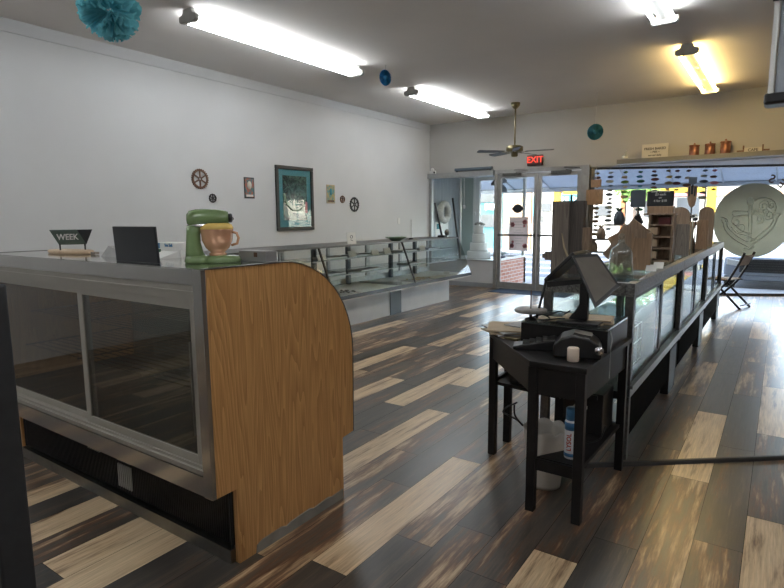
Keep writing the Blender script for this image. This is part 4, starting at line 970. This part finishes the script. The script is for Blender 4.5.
# bucket
o = (-1.005, 2.95, 0); T = Matrix.Translation(Vector(o))
t = thing('waste_bin', 'beige waste bin with scalloped rim on floor beneath register table', 'bin', o)
m = M(o); n = 48; R = []
prof = [(.085, .003), (.088, .0), (.09, .02), (.103, .16), (.118, .30)]
for j, (r, z) in enumerate(prof): R.append([m.b.verts.new(T @ Vector((r*math.cos(2*PI*k/n), r*math.sin(2*PI*k/n), z))) for k in range(n)])
R.append([m.b.verts.new(T @ Vector((.124*math.cos(2*PI*k/n), .124*math.sin(2*PI*k/n), .325+.018*abs(math.sin(k*PI/6))))) for k in range(n)])
for A, B in zip(R, R[1:]):
    for k in range(n): m.b.faces.new([A[k], A[(k+1) % n], B[(k+1) % n], B[k]]).smooth = True
m.b.faces.new(R[0]); bk = m.build('body', 'bucket', t); md = bk.modifiers.new('s', 'SOLIDIFY'); md.thickness = .003
# floor cover strip
m = M((-.2, 3.9, 0)); a = Vector((-.97, 3.225, 0)); b = Vector((1.6, 5.29, 0)); d = (b-a).normalized(); n_ = Vector((-d.y, d.x, 0))
L_ = (b-a).length
mt = Matrix(((d.x, n_.x, 0, a.x), (d.y, n_.y, 0, a.y), (0, 0, 1, 0), (0, 0, 0, 1)))
m.prism([(-.028, 0), (.028, 0), (.02, .012), (.008, .019), (-.008, .019), (-.02, .012)], 0, L_, 'x', mt)
t = m.build('cable_cover', 'cover_strip'); tag(t, 'long grey cable cover strip lying across the plank floor', 'cable cover')

# ================================================================ CEILING THINGS
def fixture(loc, lab, m, warm=False):
    loc = (loc[0], loc[1], loc[2]-.004); x, y, z = loc; L = 2.58; w = .125
    t = thing('fluorescent_light', lab, 'ceiling light', loc, 'twin tube fluorescent lights on the ceiling')
    M(loc).box(x-.045, x+.045, y+.02, y+L-.02, z-.085, z).build('housing', 'fixture_cap', t)
    for ya, yb in ((y-.02, y+.03), (y+L-.03, y+L+.02)):
        M(loc).prism([(x-.06, z-.005), (x+.06, z-.005), (x+.075, z-.05), (x+w, z-.065), (x+w, z-.115), (x+w-.03, z-.13), (x-w+.03, z-.13), (x-w, z-.115), (x-w, z-.065), (x-.075, z-.05)], ya, yb, 'y').build('end_cap', 'fixture_cap', t, bevel=.008)
    for dx in (-.088, .088): M(loc).tube([(x+dx, y+.03, z-.098), (x+dx, y+L-.03, z-.098)], .019, 10).build('tube', m, t)
    for yy in (y+L*.36, y+L*.67): M(loc).box(x-.02, x+.02, yy-.04, yy+.04, z-.1, z-.085).build('clip', 'white_enamel', t)
    return t
fixture((-4.80, 3.56, CEIL), 'white twin tube ceiling light nearest the camera on the left', 'tube_white')
fixture((-4.84, 7.56, CEIL), 'white twin tube ceiling light on left, nearer the doors', 'tube_white')
fixture((-1.09, 3.75, CEIL), 'white twin tube ceiling light cut off by top edge of photo', 'tube_white')
fixture((-1.06, 7.64, CEIL), 'warm yellow twin tube ceiling light above the shop window', 'tube_warm')
fixture((-4.80, -.6, CEIL), 'white twin tube ceiling light behind the camera on left', 'tube_white')
fixture((-1.09, -1.9, CEIL), 'added white twin tube light behind the camera, middle row', 'tube_white')  # unseen light added to lift the oak end panel
fixture((.95, .2, CEIL), 'added unseen white twin tube light on right, brightening the oak panel', 'tube_white')  # added out of view to brighten the bakery case's oak side

o = (-4.04, 9.74, 2.60)
t = thing('ceiling_fan', 'ceiling fan with grey blades hanging by the front doors', 'ceiling fan', o)
T = Matrix.Translation((-4.04, 9.74, 0))
M(o).lathe([(0, CEIL), (.085, CEIL), (.075, CEIL-.05), (.03, CEIL-.10), (0, CEIL-.10)], 20, T).build('canopy', 'brass', t)
M(o).tube([(-4.04, 9.74, 3.42), (-4.04, 9.74, 2.76)], .014, 10).build('rod', 'brass', t)
M(o).lathe([(0, 2.76), (.10, 2.755), (.15, 2.73), (.15, 2.66), (.10, 2.635), (.06, 2.63), (.06, 2.57), (.04, 2.555), (0, 2.555)], 28, T).build('motor', 'brass', t)
for k in range(5):
    R = T @ Matrix.Translation((0, 0, 2.645)) @ Matrix.Rotation(math.radians(8+72*k), 4, 'Z') @ Matrix.Rotation(math.radians(11), 4, 'X')
    b = M(o).prism([(.20, -.05), (.66, -.072), (.69, -.04), (.69, .04), (.66, .072), (.20, .05)], -.005, .005, 'z', R).build('blade', 'fan_blade', t)
    M(o).box(.08, .24, -.016, .016, -.012, -.004, R).build('bracket', 'brass', b)
# paper decorations
def rosette(loc, R, m, lab, topz, axis_rz, zs=1, string=True):
    x, y, z = loc; t = thing('paper_rosette', lab, 'paper decoration', (x, y, z), 'blue paper decorations hanging from the ceiling')
    mt = Matrix.Translation((x, y, z)) @ Matrix.Rotation(axis_rz, 4, 'Z') @ Matrix.Rotation(PI/2, 4, 'X')
    b = M(loc); n = 64; rings = []
    for r, dz in ((.012, .0), (R*.5, .010), (R, .016)):
        rings.append([b.b.verts.new(mt @ Vector((r*math.cos(2*PI*k/n), r*math.sin(2*PI*k/n)*zs, dz if k % 2 else -dz))) for k in range(n)])
    for A, B in zip(rings, rings[1:]):
        for k in range(n): b.b.faces.new([A[k], A[(k+1) % n], B[(k+1) % n], B[k]])
    b.build('pleats', m, t)
    M(loc).lathe([(0, -.012), (.03, -.012), (.03, .012), (0, .012)], 16, mt).build('centre', m, t)
    if string: M(loc).tube([(x, y, z+R*zs), (x+.01, y, topz)], .004, 5).build('cord', 'string', t)
rosette((-2.63, 9.70, 2.86), .13, 'teal_disc', 'dark teal pleated paper rosette on long string near window', CEIL, 0)
rosette((-4.46, 6.33, 3.33), .085, 'blue_paper', 'bright blue small paper rosette at far end of left light', CEIL, math.radians(60), 1.2)
o = (-2.97, 1.72, 2.585)
t = thing('paper_pompom', 'large turquoise tissue paper pompom at upper left', 'paper decoration', o, 'blue paper decorations hanging from the ceiling')
r6 = random.Random(9)
for lay in range(9):
    m = M(o); ax = Vector((r6.gauss(0, .35), r6.gauss(0, .35), 1)).normalized(); a0 = ax.orthogonal().normalized(); c0 = ax.cross(a0)
    lat = math.radians(-78+lay*19.5); n = 120; rows = []
    for s_ in (.15, .45, .7, .88, 1.0):
        row = []
        for q in range(n):
            t_ = 2*PI*q/n; ruf = (.10*math.sin(t_*17+lay*2)+.07*math.sin(t_*31+lay)+.05*r6.uniform(-1, 1))*s_**2
            la = lat+ruf; R1 = .150*s_*(1+.06*math.sin(t_*23+lay*3)*s_)
            row.append(m.b.verts.new(Vector(o)+(a0*math.cos(t_)+c0*math.sin(t_))*R1*math.cos(la)+ax*R1*math.sin(la)))
        rows.append(row)
    for A, B in zip(rows, rows[1:]):
        for q in range(n): m.b.faces.new([A[q], A[(q+1) % n], B[(q+1) % n], B[q]])
    m.build('tissue_layer', 'teal_paper', t)
M(o).tube([(o[0], o[1], o[2]+.1), (o[0], o[1], CEIL)], .002, 5).build('cord', 'string', t)

# exit sign
o = (-4.075, YB, 2.59)
t = thing('exit_sign', 'dark exit sign with glowing red letters on wall above doors', 'exit sign', o)
M(o).box(-4.235, -3.925, YB-.05, YB, 2.485, 2.685).build('box', 'exit_black', t, bevel=.006)
text('lettering', 'EXIT', .165, 'exit_red', t, (0, -.053, .0), (PI/2, 0, 0))
o = (-5.38, YB-.1, 2.435)
t = M(o).box(-5.82, -4.96, YB-.12, YB-.05, 2.455, 2.515).box(-5.80, -5.76, YB-.11, YB-.06, 2.435, 2.455).box(-5.02, -4.98, YB-.11, YB-.06, 2.435, 2.455).build('heater_bar', 'slate_panel', bevel=.01); tag(t, 'long dark grey bar lying on beam above left display window', 'bar')
o = (-6.38, YB-.03, 2.435)
t = thing('camera_box', 'small round white device on beam in far left corner', 'device', o)
M(o).box(-6.45, -6.33, YB-.09, YB-.01, 2.435, 2.50).ball((-6.39, YB-.06, 2.52), .04).build('body', 'white_enamel', t)
M(o).ball((-6.33, YB-.09, 2.46), .02).build('lens', 'black_plastic', t)
# shelf things
o = (-1.89, 10.74, 2.47)
t = thing('shelf_sign', 'cream printed sign standing at left end of the high shelf', 'sign', o)
M(o).box(-2.10, -1.68, 10.73, 10.75, 2.47, 2.715).build('board', 'sign_cream', t, bevel=.003)
text('lettering', 'FRESH BAKED', .056, 'ink', t, (0, -.012, .165), (PI/2, 0, 0)); text('lettering', '~ PIES ~', .044, 'ink', t, (0, -.012, .11), (PI/2, 0, 0)); text('lettering', 'served daily', .044, 'ink', t, (0, -.012, .055), (PI/2, 0, 0))
o = (-2.38, 10.72, 2.47)
t = thing('shell_ornament', 'small pale coral ornament at left end of high shelf', 'ornament', o)
M(o).ball((-2.38, 10.72, 2.52), .045, 1, .8, 1).build('body', 'cake_white', t); M(o).tube([(-2.38, 10.72, 2.55), (-2.35, 10.72, 2.63)], .02, 8, .008).build('tip', 'cake_white', t)
def canister(x, s, lab):
    o = (x, 10.75, 2.47); t = thing('copper_canister', lab, 'canister', o, 'copper canisters on the high shelf'); T = Matrix.Translation(Vector(o))
    M(o).lathe([(0, 0), (.072, 0), (.075, .01), (.075, .165*s), (0, .165*s)], 24, T).build('body', 'copper_can', t)
    M(o).lathe([(0, .165*s), (.079, .165*s), (.079, .185*s), (.02, .195*s), (0, .195*s)], 24, T).build('lid', 'copper_can', t)
    M(o).ball((x, 10.75, 2.47+.208*s), .016).build('knob', 'copper_can', t)
canister(-1.29, .95, 'copper canister on high shelf, first from the cream sign'); canister(-1.06, .98, 'copper canister on high shelf, middle one of the three'); canister(-.84, 1.1, 'copper canister on high shelf, largest and last of the three')
o = (-.46, 10.74, 2.47)
t = thing('word_sign', 'small cream lettered block sign with dark posts on high shelf', 'sign', o)
M(o).box(-.58, -.34, 10.73, 10.76, 2.47, 2.55).build('board', 'sign_cream', t)
M(o).box(-.60, -.58, 10.72, 10.77, 2.47, 2.585).build('post', 'rust_gear', t); M(o).box(-.34, -.32, 10.72, 10.77, 2.47, 2.585).build('post', 'rust_gear', t)
M(o).box(-.68, -.60, 10.74, 10.75, 2.49, 2.515).build('arm', 'rust_gear', t); M(o).box(-.32, -.24, 10.74, 10.75, 2.49, 2.515).build('arm', 'rust_gear', t)
text('lettering', 'CAFE', .06, 'ink', t, (0, -.012, .04), (PI/2, 0, 0))

# ================================================================ window decal (its own thin vinyl stuck on the angled glass)
MI = MW @ Matrix.Translation((2.89, .026, 1.385)) @ Matrix.Rotation(PI/2, 4, 'X')     # x along window, y up, z towards the room
oc = MI @ Vector((0, 0, 0))
t = thing('window_decal', 'big round grey window decal with anchor and octopus line drawing', 'decal', oc)
RD = .685
M(oc).lathe([(0, 0), (RD*.985, 0), (RD*.985, .002), (0, .002)], 64, MI).build('disc', 'vinyl_grey', t)
m = M(oc)
def ln(pts, r=.008):
    P_ = [Vector((p[0], p[1], .004)) for p in pts]; out = []
    for i in range(len(P_)-1):
        p0, p1, p2, p3 = P_[max(i-1, 0)], P_[i], P_[i+1], P_[min(i+2, len(P_)-1)]
        for k in range(4):
            u = k/4; out.append(MI @ (.5*((2*p1)+(p2-p0)*u+(2*p0-5*p1+4*p2-p3)*u*u+(3*p1-p0-3*p2+p3)*u**3)))
    out.append(MI @ P_[-1]); m.tube(out, r, 5)
# anchor: shank, stock, ring, arms, flukes
ln([(-.09, .30), (-.07, .0), (-.06, -.36)]); ln([(-.03, .30), (-.02, .0), (-.01, -.36)])
ln([(-.06+.06*math.cos(a*.6), .36+.06*math.sin(a*.6)) for a in range(11)])
ln([(-.36, .12), (-.34, .17), (-.25, .17), (-.09, .16)]); ln([(-.36, .12), (-.33, .07), (-.25, .09), (-.09, .10)]); ln([(-.01, .14), (.15, .14)])
ln([(-.52, -.02), (-.46, -.18), (-.30, -.34), (-.10, -.46), (-.03, -.50)]); ln([(-.47, .0), (-.40, -.16), (-.26, -.28), (-.12, -.37), (-.05, -.39)])
ln([(-.52, -.02), (-.55, .06), (-.46, .03), (-.43, -.03)]); ln([(.42, .06), (.36, -.12), (.22, -.28), (.05, -.42), (-.03, -.50)]); ln([(.37, .04), (.30, -.10), (.18, -.22), (.04, -.35), (-.02, -.39)])
ln([(.42, .06), (.46, .12), (.38, .12), (.33, .03)]); ln([(-.10, -.50), (-.14, -.56), (-.02, -.53), (.06, -.48)])
# curling tentacles and mantle
for cx, cy, r0, ph, tn in ((.17, .26, .10, 0, 1.6), (.27, .10, .09, 2, 1.5), (.12, .03, .08, 4, 1.5), (.30, .28, .07, 1, 1.4), (.05, .17, .06, 3, 1.3), (.20, .16, .06, 5, 1.3), (-.28, -.02, .10, 1, 1.1), (-.20, -.13, .09, 3.5, 1.2)):
    ln([(cx+r0*(1-j/14)*math.cos(ph+tn*2*PI*j/10), cy+r0*(1-j/14)*1.15*math.sin(ph+tn*2*PI*j/10)) for j in range(12)], .0065)
ln([(-.36, -.12), (-.28, -.22), (-.12, -.27), (.0, -.32), (.10, -.36)]); ln([(-.33, -.05), (-.20, -.18), (.0, -.24)]); ln([(.02, .36), (.12, .42), (.24, .40), (.34, .34), (.38, .22), (.34, .10)])
m.build('drawing', 'vinyl_line', t)
# mirrored letters arched above the decal (they face the street)
o2 = MI @ Vector((0, RD+.1, 0))
t = thing('window_lettering', 'brown reversed letters arched over the round window decal', 'lettering', oc)
for ch, a in (('S', 70), ('E', 56), ('N', 42), ('I', 32)):
    rr2 = RD+.10; an = math.radians(a)
    x_, y_ = rr2*math.cos(an), rr2*math.sin(an)
    lm = text('letter', ch, .21, 'vinyl_brown', t, (0, 0, 0), (0, 0, 0), .002)
    mm = Matrix.Translation(-oc) @ MI @ Matrix.Translation((x_, y_, .003)) @ Matrix.Rotation(an-PI/2, 4, 'Z') @ Matrix.Scale(-1, 4, (1, 0, 0))
    lm.data.transform(mm)

# folding chair
o = (-.60, 10.5, 0)
t = thing('folding_chair', 'dark metal folding chair with brown back slat beyond the counters', 'chair', o, None, math.radians(-17))
def bar(pts, name='frame', r=.018, m_='black_paint'): M(o).tube(pts, r, 8).build(name, m_, t)
for dy in (10.38, 10.78):
    bar([(-1.05, dy, .02), (-.80, dy, .22), (-.62, dy, .42), (-.50, dy, .66), (-.40, dy, .90)], 'back_leg')
    bar([(-.88, dy+.04, .46), (-.64, dy+.04, .22), (-.42, dy+.04, .0)], 'front_leg')
bar([(-.42, 10.42, .06), (-.42, 10.82, .06)], 'stretcher', .008); bar([(-1.03, 10.38, .04), (-1.03, 10.78, .04)], 'stretcher', .008)
M(o).prism([(-.485, .70), (-.415, .86), (-.405, .855), (-.473, .695)], 10.38, 10.78, 'y').build('back_slat', 'old_wood', t)
for i in range(5): M(o).box(-.95+i*.078, -.89+i*.078, 10.39, 10.81, .455, .47).build('seat_slat', 'old_wood', t)
bar([(-.95, 10.40, .447), (-.55, 10.40, .447)], 'seat_rail', .008); bar([(-.95, 10.80, .447), (-.55, 10.80, .447)], 'seat_rail', .008)

# dark padded panel hanging at upper right
o = (.05, 2.5, 1.97)
t = thing('hanging_screen', 'dark blue panel with white edge and black corner at upper right', 'screen', o)
M(o).box(-.055, .30, 2.46, 2.54, 1.915, 3.2).build('face', 'blue_slate' if 'blue_slate' in MAT else 'trim_grey', t, bevel=.01)
M(o).box(-.075, -.058, 2.455, 2.545, 1.91, 3.2).build('edge_strip', 'white_enamel', t, bevel=.006)
M(o).box(-.085, .31, 2.45, 2.55, 1.885, 1.925).build('bottom_corner', 'black_plastic', t, bevel=.01)
M(o).tube([(-.08, 2.45, 2.235), (.3, 2.45, 2.225)], .005, 6).build('band', 'black_plastic', t)
M(o).tube([(.1, 2.5, 3.2), (.1, 2.5, CEIL)], .02, 10).build('hanger', 'black_plastic', t)

# ================================================================ things in the left display alcove
o = (XL+.09, 11.40, 1.60)
t = M(o).torus(o, .19, .075, Matrix.Rotation(PI/2, 3, 'Y'), 40, 8, .25).build('wreath', 'wreath_white'); tag(t, 'white fluffy wreath on side wall of the left display window', 'wreath')
o = (-6.1, 11.5, .555)
t = M(o).tube([(-6.22, 11.45, 1.92), (-6.0, 11.42, .56)], .022, 8).build('wooden_pole', 'black_paint'); tag(t, 'dark pole leaning inside the left display window', 'pole')
o = (XL+.01, 11.3, 1.2)
t = thing('flyer', 'white flyer with teal corner on side wall of left display window', 'flyer', o)
M(o).box(XL+.001, XL+.006, 11.15, 11.75, .98, 1.38).build('sheet', 'paper', t)
M(o).box(XL+.006, XL+.009, 11.2, 11.38, 1.22, 1.34).build('picture', 'teal_sign', t)
o = (-5.62, 11.6, .555)
t = thing('tiered_cake', 'white tiered dummy cake in the left display window', 'cake', o)
for i, (w_, z0, z1) in enumerate(((.33, .0, .17), (.25, .17, .36), (.19, .36, .56), (.13, .56, .74))):
    M(o).lathe([(0, z0), (w_, z0), (w_, z1-.01), (w_-.01, z1), (0, z1)], 32, Matrix.Translation(Vector(o)), .8, .8).build('tier', 'cake_white', t, bevel=.004)
    M(o).torus((o[0], o[1], o[2]+z0+.012), w_*.8+.002, .010, None, 32, 6).build('ribbon', 'paper_grey', t)
m = M(o)
for i in range(7): r7 = random.Random(i); m.ball((o[0]+r7.uniform(-.08, .08), o[1]+r7.uniform(-.08, .08), o[2]+.77+r7.uniform(-.01, .03)), .04, 1, 1, .8, 6)
m.build('flowers', 'marble', t)
o = (-5.2, 11.75, .555)
for (x, y, lab, sd) in ((-5.12, 11.8, 'green leafy plant in left display window nearest the door', 1), (-5.35, 12.1, 'green leafy plant behind the white cake', 2)):
    o = (x, y, .555); t = thing('potted_greens', lab, 'plant', o, 'greens in the left display window'); r8 = random.Random(sd)
    M(o).lathe([(0, 0), (.05, 0), (.07, .07), (0, .07)], 14, Matrix.Translation(Vector(o))).build('pot', 'black_plastic', t)
    m = M(o)
    for i in range(60):
        a = r8.random()*2*PI; l_ = r8.uniform(.06, .17); zz = .06+r8.random()*.05; c_, s_ = math.cos(a), math.sin(a)
        p0 = Vector((x, y, .555+zz)); p1 = p0+Vector((c_*l_*.6, s_*l_*.6, .05)); p2 = p0+Vector((c_*l_, s_*l_, .02)); n2 = Vector((-s_, c_, 0))*.018
        m.b.faces.new([m.b.verts.new(q) for q in (p0, p1-n2, p2, p1+n2)])
    m.build('leaves', 'leaf', t)
for i, (x, y, zb, lab) in enumerate(((-5.95, 11.5, 1.75, 'thin hanging cord light with white socket, left in display window'), (-5.78, 11.7, 1.6, 'thin hanging cord light with white socket, right in display window'))):
    o = (x, y, 2.42); t = thing('cord_light', lab, 'hanging light', o, 'cord lights in the left display window')
    M(o).tube([(x, y, 2.42), (x, y, zb)], .006, 6).build('cord', 'paper', t); M(o).lathe([(0, 0), (.02, 0), (.03, .05), (.02, .08), (0, .08)], 12, Matrix.Translation((x, y, zb-.07))).build('socket', 'white_enamel', t)
o = (-5.15, 11.6, 2.42)
t = thing('pendant_cluster', 'cluster of dark pendant lamps at top of left display window', 'lamp', o)
for i, (dx, dy, zz, s_) in enumerate(((-.1, 0, 2.22, .09), (.02, .12, 2.08, .11), (.12, -.05, 2.26, .08), (-.03, -.1, 1.95, .05))):
    x, y = o[0]+dx, o[1]+dy
    M(o).tube([(x, y, 2.42), (x, y, zz+.05)], .005, 6).build('cord', 'black_plastic', t)
    M(o).lathe([(0, 0), (s_, 0), (s_*.9, s_*.7), (s_*.25, s_*1.4), (0, s_*1.4)], 16, Matrix.Translation((x, y, zz-.05))).build('shade', 'grey_metal' if i < 3 else 'black_plastic', t)

# things on the doors
o = (-4.40, YB+.008, 1.14)
t = thing('door_poster', 'white poster with pink flowers taped to the left entrance door', 'poster', o)
M(o).box(-4.60, -4.20, YB+.002, YB+.008, .80, 1.48).build('sheet', 'paper_pink', t)
m = M(o)
for x, z, r in ((-4.53, 1.33, .055), (-4.27, 1.38, .055), (-4.54, .90, .055), (-4.26, .90, .055), (-4.28, 1.30, .03), (-4.52, .98, .03)):
    for q in range(6): m.lathe([(0, 0), (r*.45, 0), (r*.45, .0015), (0, .0015)], 10, Matrix.Translation((x+r*.5*math.cos(q*PI/3), YB+.002, z+r*.5*math.sin(q*PI/3))) @ Matrix.Rotation(PI/2, 4, 'X'))
m.build('flowers', 'pink', t)
m = M(o)
for k in range(9): w_ = (.11, .08, .12, .06, .10, .12, .07, .1, .05)[k]; m.box(-4.40-w_, -4.40+w_, YB+.0005, YB+.002, 1.38-.055*k, 1.388-.055*k)
m.build('small_print', 'paper_grey', t)
o = (-4.42, YB-.015, 1.65)
t = thing('lemon_sign', 'black lemon-shaped sign hanging on the left entrance door', 'sign', o)
pts = [(-.125, 0), (-.10, .03), (-.06, .075), (0, .09), (.06, .075), (.10, .03), (.125, 0), (.10, -.03), (.06, -.075), (0, -.09), (-.06, -.075), (-.10, -.03)]
M(o).prism([(o[0]+a, o[2]+b) for a, b in pts], YB-.02, YB-.012, 'y').build('plate', 'black_panel', t)
M(o).tube([(-4.47, YB-.015, 1.73), (-4.42, YB-.015, 1.88), (-4.37, YB-.015, 1.73)], .003, 5).build('string', 'string', t)
t = M((-3.75, 10.6, 0)).box(-4.75, -3.2, 10.25, 10.84, 0, .008).build('door_mat', 'mat_blue'); tag(t, 'dark blue mat on floor inside the entrance doors', 'mat')
t = M((XL+.01, 9.9, 1.2)).box(XL, XL+.008, 9.62, 9.70, 1.36, 1.48).build('wall_outlet', 'white_enamel', bevel=.003); tag(t, 'small white plate on left wall near the far corner', 'switch plate')

# ================================================================ OUTDOORS
struct(M().prism([(-30, 11.05), (30, 11.05), (30, 13.75), (-30, 13.75)], -.30, -.03, 'z').build('ground_pavement', 'sidewalk'))
struct(M().box(-40, 40, 13.75, 24.2, -.4, -.16).build('ground_street', 'asphalt'))
struct(M().box(-40, 40, 24.2, 60, -.4, -.02).build('ground_pavement', 'sidewalk'))
m = M((-4, 17, -.16))
for yy in (14.4, 15.9, 17.6, 19.6, 22.0): m.box(-12, -2.5, yy, yy+.12, -.16, -.154)
struct(m.build('road_markings', 'road_paint'))
o = (-3, 12.6, 2.9)
t = thing('awning', 'blue canvas awning with ribs over the shop front outside', 'awning', o)
M(o).prism([(11.10, 3.12), (14.20, 2.20), (14.20, 2.22), (11.10, 3.15)], -11, 5, 'x').box(-11, 5, 14.19, 14.21, 2.10, 2.22).build('canvas', 'canvas_blue', t)
m = M(o)
for i in range(18):
    x = -10.6+i*.95; m.tube([(x, 11.1, 3.095), (x, 14.15, 2.185)], .02, 6)
m.tube([(-11, 14.15, 2.18), (6, 14.15, 2.18)], .022, 6)
m.build('ribs', 'trim_grey', t)
def shop(x0, x1, h, col, lab, parts=(), y=24.6):
    o = ((x0+x1)/2, y, 0); t = thing('shop_building', lab, 'building', o, 'shops across the street')
    M(o).box(x0, x1, y, y+6, -.05, h).build('wall', col, t)
    for (n, m_, a, b, c, d) in parts: M(o).box(a, b, y-.08, y+.02, c, d).build(n, m_, t)
    return t
bt = shop(-18, -10.75, 3.4, 'stucco_teal', 'teal shop front across the street with BED sign', (('window', 'far_glass', -17, -12.2, .6, 1.35), ('window', 'far_glass', -17, -10.9, 2.15, 2.6), ('window', 'far_glass', -12.1, -10.9, 1.0, 1.6)))
text('lettering', 'BED', .40, 'paper', bt, (3.15, -.12, 1.93), (PI/2, 0, 0), .02)
shop(-10.7, -9.35, 3.4, 'stucco_peach', 'peach shop front across the street, beside the teal shop', (('window', 'far_glass', -10.6, -9.9, .7, 1.2),))
shop(-9.3, -8.35, 3.4, 'stucco_white', 'white shop front across the street seen between the doors', (('shutter', 'stucco_teal', -9.25, -8.95, 1.5, 2.4), ('window', 'far_glass', -8.85, -8.45, 1.7, 2.05), ('window', 'far_glass', -9.25, -8.8, 1.2, 1.5)))
yb = shop(-8.3, -6.9, 3.6, 'stucco_white', 'white shop with yellow pillar and teal sign across the street', (('pillar', 'stucco_yellow', -8.3, -8.02, 0.9, 2.6), ('fascia', 'stucco_yellow', -7.9, -6.95, 2.42, 3.0), ('sign', 'teal_sign', -7.95, -7.1, 2.02, 2.4), ('sign', 'stucco_orange', -7.58, -7.48, 2.02, 2.4), ('window', 'far_glass', -6.98, -6.92, 1.2, 1.6), ('bracket_sign', 'vinyl_brown', -8.25, -7.9, 2.52, 2.62)))
text('lettering', 'MI', .3, 'paper', yb, (-.18, -.12, 2.2), (PI/2, 0, 0), .02); text('lettering', 'MI', .3, 'paper', yb, (.3, -.12, 2.2), (PI/2, 0, 0), .02)
shop(-6.85, -5.35, 3.6, 'stucco_white', 'plain white shop across the street behind the strands', (('pipe', 'stucco_orange', -5.5, -5.35, 0, 3.6), ('window', 'far_glass', -6.5, -5.9, 1.5, 1.9)))
shop(-5.3, -2.5, 3.2, 'stucco_white', 'yellow and pink shop across the street behind the chalkboard', (('fascia', 'stucco_yellow', -4.3, -2.5, 2.36, 3.1), ('band', 'stucco_pink', -5.3, -2.5, 2.22, 2.34), ('window', 'far_glass', -4.6, -3.55, 1.45, 2.15), ('window', 'far_glass', -3.42, -2.65, 1.45, 2.15)))
shop(-2.45, 6, 3.2, 'stucco_white', 'white shop with yellow pillar across the street behind the decal', (('pillar', 'stucco_yellow', -2.42, -2.1, 1.2, 2.6), ('band', 'stucco_peach', -2.1, 6, 2.2, 2.36), ('window', 'far_glass', -1.7, -1.1, 1.3, 2.1)))
# tree
o = (-4.6, 22.8, -.02)
t = thing('street_tree', 'bright green tree across the street above the chalkboard', 'tree', o)
M(o).tube([(-4.6, 22.8, -.02), (-4.6, 22.8, 2.2)], .1, 8, .06).build('trunk', 'bark', t)
m = M(o); r9 = random.Random(2)
for i in range(900):
    d = Vector((r9.gauss(0, 1), r9.gauss(0, 1), r9.gauss(0, 1))).normalized()*r9.uniform(.5, 1)
    p = Vector((-4.6, 22.8, 2.75))+Vector((d.x*.95, d.y*.8, d.z*.75)); a = Vector((r9.uniform(-1, 1), r9.uniform(-1, 1), r9.uniform(-1, 1))).normalized()*.09; b = a.orthogonal().normalized()*.06
    m.b.faces.new([m.b.verts.new(q) for q in (p-a, p-b, p+a, p+b)])
m.build('crown', 'leaf_bright', t)
# mailbox
o = (-6.55, 19.0, -.16)
t = thing('street_mailbox', 'small brown mailbox on a post across the street', 'mailbox', o)
M(o).tube([(-6.62, 18.0, -.16), (-6.62, 18.0, 1.05)], .03, 8).build('post', 'mail_brown', t)
M(o).prism([(-6.85, 1.02), (-6.40, 1.02), (-6.40, 1.15), (-6.50, 1.28), (-6.72, 1.28), (-6.85, 1.15)], 17.85, 18.1, 'y').build('box', 'mail_brown', t)
# parked car facing the window
o = (.05, 16.2, -.16)
t = thing('parked_car', 'silver blue car parked nose towards the shop window', 'car', o)
x0, x1 = -.98, 1.0
sidep = [(14.05, .10), (14.02, .42), (14.10, .60), (14.9, .80), (15.25, .84), (15.9, 1.32), (16.3, 1.40), (17.6, 1.38), (18.3, .95), (18.55, .85), (18.6, .15)]
M(o).prism(sidep[:5]+[(18.3, .86), (18.55, .85), (18.6, .15)], x0, x1, 'x').build('body', 'car_paint', t, bevel=.06)
M(o).prism([(15.2, .83), (15.95, 1.34), (17.5, 1.36), (18.1, .85)], x0+.14, x1-.14, 'x').build('cabin', 'far_glass', t, bevel=.04)
M(o).prism([(15.9, 1.32), (16.1, 1.39), (17.4, 1.39), (17.6, 1.32)], x0+.18, x1-.18, 'x').build('roof', 'car_paint', t, bevel=.03)
m = M(o)
for i in range(5): m.box(x0+.35, x1-.35, 13.995, 14.06, .30+i*.052, .325+i*.052)
m.box(x0+.30, x1-.30, 14.02, 14.06, .28, .56).build('grille', 'car_dark', t)
M(o).box(x0+.02, x1-.02, 13.95, 14.08, .12, .22).build('bumper', 'car_paint', t, bevel=.02)
for xx in (x0+.06, x1-.30): M(o).prism([(xx, .44), (xx+.24, .40), (xx+.24, .52), (xx, .56)], 14.0, 14.1, 'y').build('headlight', 'white_enamel', t, bevel=.01)
for xx in (x0-.01, x1-.19):
    for yy in (14.85, 17.8): M(o).lathe([(0, 0), (.31, 0), (.33, .03), (.33, .17), (.31, .2), (0, .2)], 24, Matrix.Translation((xx, yy, .17)) @ Matrix.Rotation(PI/2, 4, 'Y')).build('wheel', 'rubber', t)
